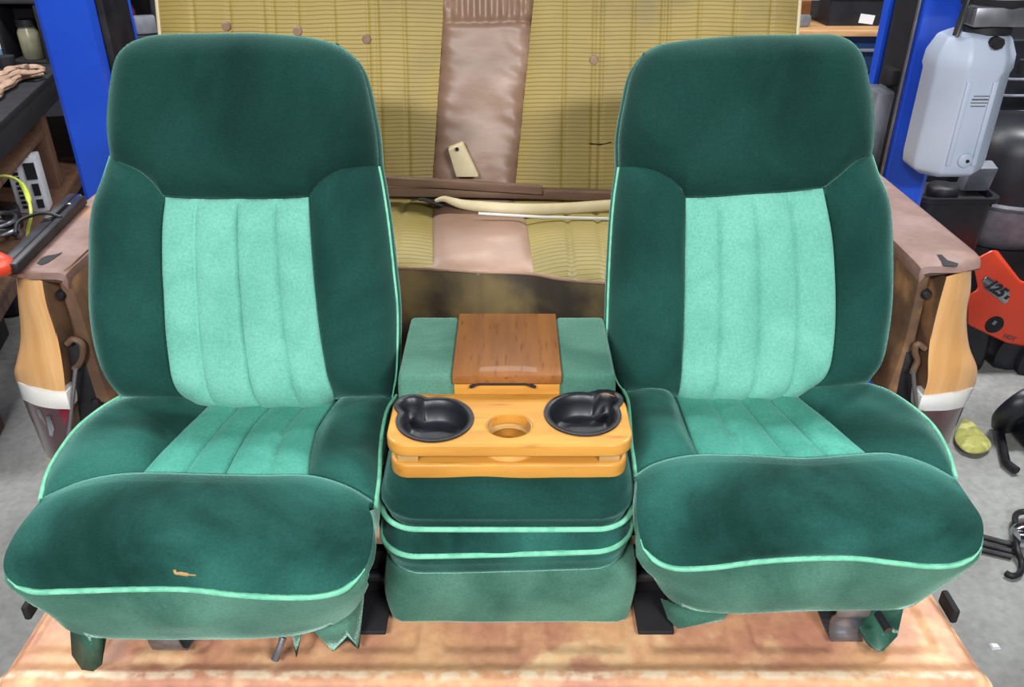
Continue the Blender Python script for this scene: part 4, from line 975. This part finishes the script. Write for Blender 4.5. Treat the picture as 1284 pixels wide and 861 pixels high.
text('warning_text', 'HOT', po(1266,423.5,-.0015), ux2, np.array([-ux2[2], 0, ux2[0]]), .026, 'maroon', sh, depth=.0008, bold=.0006)
# black volute under and behind it
vc = po(1290,440,.1)
MB().lathe((vc[0], yo+.02, vc[2]), [(.0, 0), (.13, 0), (.17, .02), (.175, .10), (.15, .15), (.0, .16)], 36, 'Y').build('fan_volute', 'black_plastic', lb)
MB().lathe((vc[0], yo-.015, vc[2]), [(.0, -.01), (.08, -.01), (.10, .0), (.10, .04)], 30, 'Y').build('intake_cover', 'soft_black', lb)
pts = [po(1226,395,.06), po(1222,430,.06), po(1216,452,.06), po(1205,470,.06)]
MB().tube(pts, [.05, .055, .05, .045], 16).build('blower_tube', 'black_plastic', lb)
for s in (-.10, .12): MB().tube([(vc[0]+s, yo+.1, vc[2]-.12), (vc[0]+s*1.1, yo+.1, FL+.008)], [.025, .02], 10).build('stand_foot', 'soft_black', lb)
o_ = po(1228,350,.05); MB().tube([po(1221,335,.05), po(1224,352,.06), po(1222,368,.05)], .014, 10).build('trigger_guard', 'soft_black', lb)

# ---- things on the floor to the right
f0 = lambda px, py, z=.004: atZ(px, py, FL+z)
pts = [(1199,538),(1207,521),(1222,533),(1232,543),(1240,552),(1244,559),(1241,566),(1228,570),(1212,569),(1203,562),(1194,551)]
V = [tuple(f0(px, py, .012+.02*random.random())) for px, py in pts]; c = np.mean(np.array(V), 0)+np.array([0, 0, .015])
mid_ = [tuple(np.array(v)*.55+c*.45+np.array([0, 0, .025*random.random()])) for v in V]
n = len(V); F = [(i, (i+1) % n, n+(i+1) % n, n+i) for i in range(n)]+[(n+i, n+(i+1) % n, 2*n) for i in range(n)]
o = mk('cleaning_cloth', V+mid_+[tuple(c)], F, 'yellow_cloth', None, loc=(c[0], c[1], FL), solid=.012, sub=2); set_props(o, 'crumpled yellow green cloth on the floor beside the right tail lamp', 'cloth')
# black pedal-like casting
o = thing('floor_jack', 'black metal jack arm on the floor at the right edge beyond the yellow cloth', 'jack', tuple(f0(1275,545)))
P = crv([f0(1256,536,.02), f0(1262,522,.10), f0(1280,507,.16), f0(1310,492,.18)], 20); MB().tube(P, list(np.linspace(.035, .05, 20)), 12, flat=.6).build('jack_arm', 'black_plastic', o)
P = [f0(1253,536,.02), f0(1262,580,.02), f0(1275,590,.02)]; MB().tube(P, .014, 8).build('jack_link', 'dark_steel', o)
MB().box(tuple(f0(1315,540,.05)), (.2, .14, .09)).build('jack_body', 'black_plastic', o, bevel=.015)
# rods and chrome clamp
rods = [((1232,673),(1270,683)), ((1232,682),(1276,693)), ((1230,689),(1268,698))]
for k, (a, b_) in enumerate(rods):
    p, q = f0(*a, .009), f0(*b_, .009)
    o = MB().tube([p-(q-p)*.4, q], .009, 10).build('steel_rod', 'dark_steel', None, loc=tuple((p+q)/2))
    set_props(o, ['uppermost of three dark steel rods on the floor by the right seat', 'middle one of three dark steel rods on the floor by the right seat', 'lowest of three dark steel rods on the floor by the right seat'][k], 'rod', 'steel rods on the floor')
o = thing('hook_clamp', 'chrome and black hooked clamp standing on the concrete floor at the right edge', 'clamp', tuple(f0(1282,700)))
P = crv([f0(1290,640,.03), f0(1275,644,.03), f0(1273,660,.03), f0(1276,690,.03), f0(1281,705,.015), f0(1278,719,.012), f0(1268,722,.012), f0(1261,718,.012)], 40); MB().tube(P, .009, 8).build('hook_bar', 'dark_steel', o)
p, q = f0(1272,668,.04), f0(1292,664,.04); MB().tube([p, p*.7+q*.3, q], [.018, .026, .026], 14).build('clamp_screw', 'chrome', o)
p, q = f0(1275,676,.04), f0(1294,678,.04); MB().tube([p, q], [.026, .028], 14).build('clamp_nut', 'chrome', o)
o = MB().add(*(lambda a: ([tuple(a+np.array(d)) for d in ((-.012,-.01,0),(.014,-.008,0),(.012,.01,0),(-.01,.012,0),(-.008,-.006,.006),(.010,-.004,.006),(.008,.006,.006),(-.006,.008,.006))], [(0,1,2,3),(4,5,6,7),(0,1,5,4),(1,2,6,5),(2,3,7,6),(3,0,4,7)]))(f0(1247,811,.001))).build('paper_scrap', 'label_white', None, loc=tuple(f0(1247,811,0)))
set_props(o, 'tiny white scrap on the concrete floor right of the tailgate corner', 'scrap')

# ---- tool bench and chest behind on the right
yc = 5.0
a = atY(1000,44,yc); b = atY(1112,44,yc); zt = a[2]
tb = thing('tool_bench', 'pale wood topped blue tool chest against the back wall behind the right seat', 'tool chest', ((a[0]+b[0])/2, yc+.3, FL))
x0, x1 = a[0]-.35, b[0]+.05
MB().box(((x0+x1)/2, yc+.3, zt+.01), (x1-x0, .62, .035)).build('wooden_top', 'pale_wood', tb, bevel=.004)
MB().box(((x0+x1)/2, yc+.31, (zt+FL)/2+.02), (x1-x0-.02, .58, zt-FL-.06)).build('chest_body', 'chest_blue', tb, bevel=.006)
for k in range(6):
    z = zt-.09-k*.15; d = MB().box(((x0+x1)/2, yc+.015, z-.045), (x1-x0-.06, .02, .125)).build('drawer', 'chest_blue', tb, bevel=.004)
    MB().box(((x0+x1)/2, yc-.005, z+.008), (x1-x0-.06, .02, .016)).build('drawer_pull', 'grey_paint', d, bevel=.003)
bb_ = atY(1068,30,yc+.25)
bx0, bx1 = atY(1036,36,yc+.15)[0], atY(1100,36,yc+.15)[0]; zb0 = zt+.028
o = thing('parts_tray', 'black plastic tray with a white label on the pale wood bench behind the right seat', 'tray', ((bx0+bx1)/2, yc+.3, zb0))
w_ = bx1-bx0; h_ = .15
MB().box(((bx0+bx1)/2, yc+.3, zb0+.006), (w_, .3, .012)).box(((bx0+bx1)/2, yc+.15, zb0+h_/2), (w_, .012, h_)).box(((bx0+bx1)/2, yc+.45, zb0+h_/2), (w_, .012, h_)).box((bx0, yc+.3, zb0+h_/2), (.012, .3, h_)).box((bx1, yc+.3, zb0+h_/2), (.012, .3, h_)).build('tray_shell', 'black_plastic', o, smooth=False)
MB().tube([(bx0-.01, yc+.14, zb0+h_), (bx1+.01, yc+.14, zb0+h_)], .008, 8).build('tray_rim', 'soft_black', o)
lp_ = atY(1087,24,yc+.14); MB().box((lp_[0], yc+.1425, lp_[2]), (.085, .002, .05), ry=.12).build('label_card', 'label_white', o, smooth=False)
p = atY(1004,7,yc+.2); q = atY(1034,6,yc+.2); p[2] = q[2] = zt+.03+.14
o = thing('white_bar', 'white bar in front of a reddish box, left of the black tray', 'bar', (p[0], yc+.25, zt+.028))
MB().box(((p[0]+q[0])/2-.1, yc+.25, p[2]), (q[0]-p[0]+.16, .05, .03)).build('bar_tube', 'white_plastic', o, bevel=.006)
MB().box((p[0]-.05, yc+.25, zt+.028+.063), (.08, .05, .118)).build('bar_foot', 'dark_steel', o, bevel=.004)
MB().box((p[0]-.02, yc+.36, zt+.171), (.24, .1, .279)).build('red_box', 'offcut_wood', o, bevel=.004)
c = atY(1009,27,yc+.1); o = MB().box((c[0], yc+.12, zt+.06), (.07, .05, .065), rz=.3).build('small_vise', 'grey_paint', None, loc=(c[0], yc+.12, zt+.028), bevel=.012); set_props(o, 'small grey metal block on the pale bench edge left of the black tray', 'metal block')
MB().box(((bx0+bx1)/2-.02, yc+.5, zt+.20), (.42, .06, .34)).build('x', 'white_plastic', None)
o = bpy.data.objects['x']; o.name = 'storage_box'; set_props(o, 'grey and white box standing behind the black tray at the top of the picture', 'box')

# ---- workbench along the left with its clutter
zt = .25
wb = thing('workbench', 'wooden workbench with a black edged top and lower shelf left of the blue lift post', 'workbench', (-2.4, 3.55, FL))
A = [atZ(0,150,zt), atZ(60,95,zt)]; dirv = A[1]-A[0]; dirv[2] = 0; dirv /= np.linalg.norm(dirv); nrm_ = np.array([-dirv[1], dirv[0], 0])   # towards the wall
WD = .75; T0, T1 = -.9, 2.2; ANG = math.atan2(dirv[1], dirv[0])
def bp(t, d, z): q = A[0]+dirv*t+nrm_*d; return np.array([q[0], q[1], z])
def slab(z0, z1, d0, d1, t0=T0, t1=T1):
    r0 = [bp(t0, d0, z0), bp(t1, d0, z0), bp(t1, d1, z0), bp(t0, d1, z0)]; return r0, [np.array([p[0], p[1], z1]) for p in r0]
MB().prism(*slab(zt-.03, zt, -.01, WD)).build('bench_top', 'soft_black', wb, bevel=.004)
MB().prism(*slab(zt-.13, zt-.03, 0, .03)).build('apron', 'soft_black', wb, bevel=.003)
for t in (T0+.06, .72, T1-.06):
    for d in (.08, WD-.05):
        c = bp(t, d, 0); MB().box((c[0], c[1], (zt-.03+FL)/2), (.09, .09, zt-.03-FL), rz=ANG).build('leg', 'bench_wood', wb, bevel=.004)
zs, zm = -.25, .04
MB().prism(*slab(zs-.03, zs, .0, WD)).build('lower_shelf', 'bench_wood', wb, bevel=.004)
MB().prism(*slab(zs-.10, zs-.03, .02, .05)).build('shelf_rail', 'bench_wood', wb, bevel=.003)
MB().prism(*slab(zm-.025, zm, .03, WD, T0, .66)).build('middle_shelf', 'bench_wood', wb, bevel=.003)
MB().prism(*slab(zs, zm+.2, WD-.01, WD)).build('back_sheet', 'soft_black', wb)
def put(mb, name, mat, label, cat, loc, group=None, **k):
    o = mb.build(name, mat, None, loc=tuple(loc), **k); return set_props(o, label, cat, group)
def leanboard(quad, label, mat):
    r = [atP(px, py, bp(0, .09, 0), nrm_) for px, py in quad]; r[2][2] = r[3][2] = zm+.004
    return put(MB().prism(r, [p+nrm_*.022 for p in r]), 'wood_offcut', mat, label, 'offcut', tuple((r[2]+r[3])/2), bevel=.002)
leanboard([(12,139),(32,135),(39,190),(32,192)], 'tapered orange brown offcut leaning under the workbench top', 'offcut_wood')
leanboard([(-2,150),(7,147),(9,191),(0,193)], 'narrow pale offcut at the left edge, leaning under the workbench top', 'pale_wood')
# white vented device on the lower shelf
c = atZ(46,262,zs)
o = thing('power_inverter', 'white vented electrical box with dark sockets on the lower workbench shelf', 'electrical box', tuple(c))
rz = .30; h_ = .25; w_ = .125; d_ = .10
MB().box((c[0], c[1], zs+h_/2+.001), (w_, d_, h_), rz=rz).build('case', 'white_plastic', o, bevel=.006)
R2 = np.array([[math.cos(rz), -math.sin(rz)], [math.sin(rz), math.cos(rz)]])
def onface(u, z, wd, ht, nm, mat):
    q = R2 @ np.array([u, -d_/2-.001]); MB().box((c[0]+q[0], c[1]+q[1], zs+z), (wd, .005, ht), rz=rz).build(nm, mat, o, smooth=False)
onface(.030, .19, .045, .075, 'socket', 'soft_black'); onface(.034, .105, .028, .055, 'socket', 'soft_black'); onface(.034, .04, .028, .04, 'socket', 'soft_black')
for k in range(9): onface(-.030, .03+k*.022, .020, .014, 'vent_slot', 'soft_black')
MB().box((c[0]+.045*-math.sin(rz)*-1-.01, c[1]-.02, zs+h_+.006), (.09, .06, .008), rz=rz).build('case_lip', 'white_plastic', o, bevel=.002)
c = bp(.50, .16, zm+.003)
o = thing('bottle', 'small sky blue bottle with white cap under the workbench top', 'bottle', tuple(c))
MB().lathe(c, [(.0, 0), (.036, 0), (.04, .006), (.04, .055), (.03, .068), (.014, .075), (.014, .082)], 20).build('bottle_body', 'blue_plastic', o)
MB().lathe((c[0], c[1], c[2]+.08), [(.018, 0), (.018, .018), (0, .018)], 14).build('bottle_cap', 'white_plastic', o)
# rags spread along the bench top, then jug, crate and jar further back
m = MB()
for k, pts in enumerate(([(-14,128),(6,110),(22,100),(34,95)], [(-8,118),(10,104),(30,93),(48,90)], [(-12,108),(8,97),(24,91),(40,92),(54,88)], [(2,112),(16,101),(36,96),(52,92)], [(-6,100),(12,90),(26,87),(44,84),(55,86)], [(-10,96),(4,92),(20,84),(34,84)])):
    P = crv([atZ(x, y, zt+.016+.012*(k % 3)) for x, y in pts], 24)
    m.tube(P, [.014+.016*math.sin(i*.33+k*1.3)**2 for i in range(24)], 8, flat=.55)
put(m, 'shop_rag', 'rag', 'bundle of twisted tan rags on the black workbench top', 'rag', atZ(20,100,zt), sub=1)
c = atZ(35,80,zt)
cr = thing('wooden_crate', 'dark open fronted crate on the workbench against the blue post', 'crate', tuple(c))
def lb_(dx, dy, dz, s, nm): return MB().box((c[0]+dx, c[1]+.09+dy, zt+dz), s).build(nm, 'soft_black', cr, bevel=.002)
lb_(0, .085, .15, (.24, .012, .28), 'crate_back'); lb_(-.105, 0, .15, (.016, .18, .28), 'crate_side'); lb_(.105, 0, .15, (.016, .18, .28), 'crate_side'); lb_(0, 0, .006, (.24, .18, .012), 'crate_floor'); lb_(0, 0, .29, (.24, .19, .014), 'crate_lid')
j = thing('jar', 'dusty pale jar with dark lid standing inside the dark crate', 'jar', (c[0], c[1]+.07, zt+.013))
MB().lathe((c[0]+.01, c[1]+.06, zt+.013), [(.0, 0), (.045, 0), (.05, .01), (.05, .13), (.042, .15), (.042, .16)], 22).build('jar_body', 'jar', j); MB().lathe((c[0]+.01, c[1]+.06, zt+.173), [(.046, 0), (.046, .03), (0, .03)], 20).build('jar_lid', 'dark_steel', j)
c = atZ(-2,74,zt)
o = thing('bottle', 'large pale blue jug with white label at the left edge on the workbench', 'bottle', tuple(c))
MB().lathe(c, [(.0, 0), (.075, 0), (.085, .01), (.085, .20), (.06, .27), (.03, .30), (.03, .33)], 24).build('bottle_body', 'blue_plastic', o); MB().lathe((c[0], c[1], c[2]+.325), [(.036, 0), (.036, .035), (0, .035)], 16).build('bottle_cap', 'white_plastic', o)
MB().lathe((c[0], c[1], zt+.06), [(.0865, 0), (.0865, .09)], 24, cap=False).build('bottle_label', 'label_white', o)
c = atZ(9,84,zt); put(MB().lathe((c[0], c[1], zt+.002), [(.0, 0), (.04, 0), (.045, .02), (.045, .05), (.02, .055), (.0, .055)], 18), 'tape_roll', 'soft_black', 'dark round roll behind the tan rags on the workbench', 'roll', c)
# things on the lower shelf and under it
c = bp(.02, .12, zs); put(MB().tube(crv([c+np.array([.06*math.cos(t), .06*math.sin(t), .012+.006*t]) for t in np.linspace(0, 18, 50)], 160), .009, 8), 'cable_coil', 'grey_steel', 'coil of grey cable on the lower workbench shelf at the left edge', 'cable', c)
c = bp(.18, .12, zs); put(MB().box((c[0], c[1], zs+.045), (.07, .08, .085), rz=.5), 'switch_box', 'dark_steel', 'small dark metal box beside the grey cable coil on the lower shelf', 'box', c, bevel=.008)
for t, w, h, lab in ((-.30, .5, .27, 'dark storage bin on the floor under the near end of the workbench'), (.35, .45, .24, 'dark storage bin on the floor under the far end of the workbench')):
    c = bp(t, .36, FL); o = thing('storage_bin', lab, 'bin', tuple(c))
    MB().box((c[0], c[1], FL+h/2+.002), (w, .34, h), rz=ANG).build('bin_body', 'soft_black', o, bevel=.02, bseg=3)
    MB().box((c[0], c[1], FL+h+.01), (w+.03, .37, .02), rz=ANG).build('bin_lid', 'black_plastic', o, bevel=.006)
P = crv([bp(-.1, .06, zm+.010), bp(-.1, .01, zm+.016), bp(-.1, -.03, zm-.005), atY(39,268,3.0), atY(35,290,3.0), atY(33,318,2.98), atY(31,350,2.98), bp(-.3, -.06, FL+.012)], 60)
put(MB().tube(P, [.006]*8+[.011]*9+[.006]*43, 8), 'extension_cord', 'lime', 'lime green cord hanging in front of the workbench shelves', 'cord', P[-1])

# ---- black channel bar lying on the left bed rail, with an orange handle
zb = .442
a = atZ(18,343,zb); b_ = atZ(106,254,zb)
d = b_-a; d /= np.linalg.norm(d); n_ = np.array([d[1], -d[0], 0])
bar = thing('steel_channel', 'black double channel bar lying along the outer edge of the left bed rail', 'bar', tuple((a+b_)/2))
def barseg(off, w, h, s0, s1, nm, mat, z=0):
    p, q = a+(b_-a)*s0-n_*off, a+(b_-a)*s1-n_*off
    r0 = [p-n_*w/2, q-n_*w/2, q+n_*w/2, p+n_*w/2]; r0 = [np.array([v[0], v[1], zb+z]) for v in r0]
    return MB().prism(r0, [v+np.array([0, 0, h]) for v in r0]).build(nm, mat, bar, bevel=.003)
barseg(-.002, .016, .020, 0, .98, 'channel', 'dark_steel'); barseg(.022, .022, .016, 0, .62, 'channel', 'dark_steel'); barseg(.01, .02, .008, .02, 1.0, 'channel_web', 'soft_black', -.001)
barseg(.024, .018, .020, .62, 1.02, 'channel', 'dark_steel'); barseg(.012, .012, .014, .86, 1.03, 'polished_end', 'chrome', .004)
p = a+(b_-a)*.5-n_*.03; MB().tube(crv([p+np.array([-.02, -.04, .02]), p+np.array([-.03, .0, .03]), p+np.array([.0, .05, .03]), p+np.array([.03, .05, .02])], 16), .004, 8).build('clip', 'dark_steel', bar)
P = [a+d*-.005-n_*.02+np.array([0, 0, .01]), a-d*.05-n_*.03+np.array([0, 0, .016]), a-d*.07-n_*.12+np.array([0, 0, .02])]
P = crv([a+np.array([-.035, -.045, .018]), atZ(8,334,zb+.01), atZ(-8,326,zb+.01), atZ(-25,322,zb+.01)], 16)
o = put(MB().tube(P, list(np.linspace(.012, .022, 16)), 12), 'orange_handle', 'orange_plastic', 'orange tool handle poking in at the left edge beside the black channel bar', 'handle', P[4])

# ---- dark shelving between the left post and the bench
ys = 4.3
x0, x1 = atY(140,40,ys)[0]-.2, atY(205,40,ys)[0]+.5; zsf = atY(175,45,ys)[2]
sr_ = thing('steel_rack', 'dark storage rack standing behind the left green seat and blue post', 'rack', ((x0+x1)/2, ys+.2, FL))
for x in (x0, x1):
    for y in (ys, ys+.4): MB().box((x, y, (FL+1.3)/2+.0), (.04, .04, 1.3-FL)).build('upright', 'soft_black', sr_)
for z in (FL+.15, .0, zsf-.02, .75, 1.2): MB().box(((x0+x1)/2, ys+.2, z), (x1-x0+.04, .44, .03)).build('shelf', 'soft_black', sr_)
MB().box(((x0+x1)/2, ys+.41, .35), (x1-x0, .01, 1.8)).build('back_sheet', 'soft_black', sr_)
def onrack(px, s, nm, mat, label, cat, y=ys+.08, rot=0, **k):
    p = atY(px, 30, y); return put(MB().box((p[0], y, zsf-.002+s[2]/2), s, rz=rot), nm, mat, label, cat, (p[0], y, zsf-.005), **k)
onrack(182, (.10, .06, .085), 'tool_box', 'grey_paint', 'grey metal tool box on the dark rack right beside the gold bench corner', 'tool box', rot=.5, bevel=.01)
onrack(163, (.04, .05, .06), 'parts_box', 'white_plastic', 'tiny white box on the dark rack beside the left blue post', 'box', bevel=.006)
p = atY(158,8,ys+.1); V = []
o = put(MB().tube(crv([(p[0]-.03, ys+.12, zsf+.04), (p[0], ys+.10, zsf+.08), (p[0]-.02, ys+.1, zsf+.16), (p[0]+.0, ys+.12, zsf+.25)], 20), list(np.linspace(.05, .03, 20)), 10, flat=.6), 'work_glove', 'maroon_cloth', 'maroon cloth bundled on the dark rack by the left blue post', 'cloth', (p[0], ys+.1, zsf-.005))
p = atY(196,10,ys+.15); o = put(MB().lathe((p[0]+.09, ys+.24, zsf-.002), [(.0, 0), (.13, 0), (.15, .06), (.14, .18), (.09, .25), (.0, .28)], 20), 'duffel_bag', 'grey_paint', 'slumped dark grey bag on the dark rack behind the grey tool box', 'bag', (p[0], ys+.22, zsf-.005))

# ================================================================== light
w = bpy.data.worlds.new('world'); SC.world = w; w.use_nodes = True
w.node_tree.nodes['Background'].inputs[0].default_value = (.80, .90, 1.0, 1); w.node_tree.nodes['Background'].inputs[1].default_value = .22
def area(nm, loc, size, power, target, col=(1, 1, 1)):
    l = bpy.data.lights.new(nm, 'AREA'); l.shape = 'RECTANGLE'; l.size, l.size_y = size; l.energy = power; l.color = col
    o = bpy.data.objects.new(nm, l); COL.objects.link(o); o.location = (loc[0], loc[1], loc[2]+TZ)
    d = Vector(target)-Vector(loc); o.rotation_euler = d.to_track_quat('-Z', 'Y').to_euler(); return o
area('shop_lamp', (-.8, -1.2, 2.0), (.8, .2), 78, (0, 1.2, .2)); area('shop_lamp', (1.0, -1.2, 2.0), (.8, .2), 78, (0, 1.2, .2))
area('ceiling_lamp', (-2.2, 3.0, 3.2), (1.3, .3), 165, (-2.2, 3.2, 0)); area('ceiling_lamp', (2.2, 3.0, 3.2), (1.3, .3), 165, (2.2, 3.2, 0)); area('ceiling_lamp', (0, 3.6, 3.2), (1.3, .3), 50, (0, 3.4, 0))
SC.view_settings.view_transform = 'Standard'; SC.view_settings.look = 'None'; SC.view_settings.gamma = 1; SC.view_settings.use_curve_mapping = False
SC.view_settings.exposure = 0
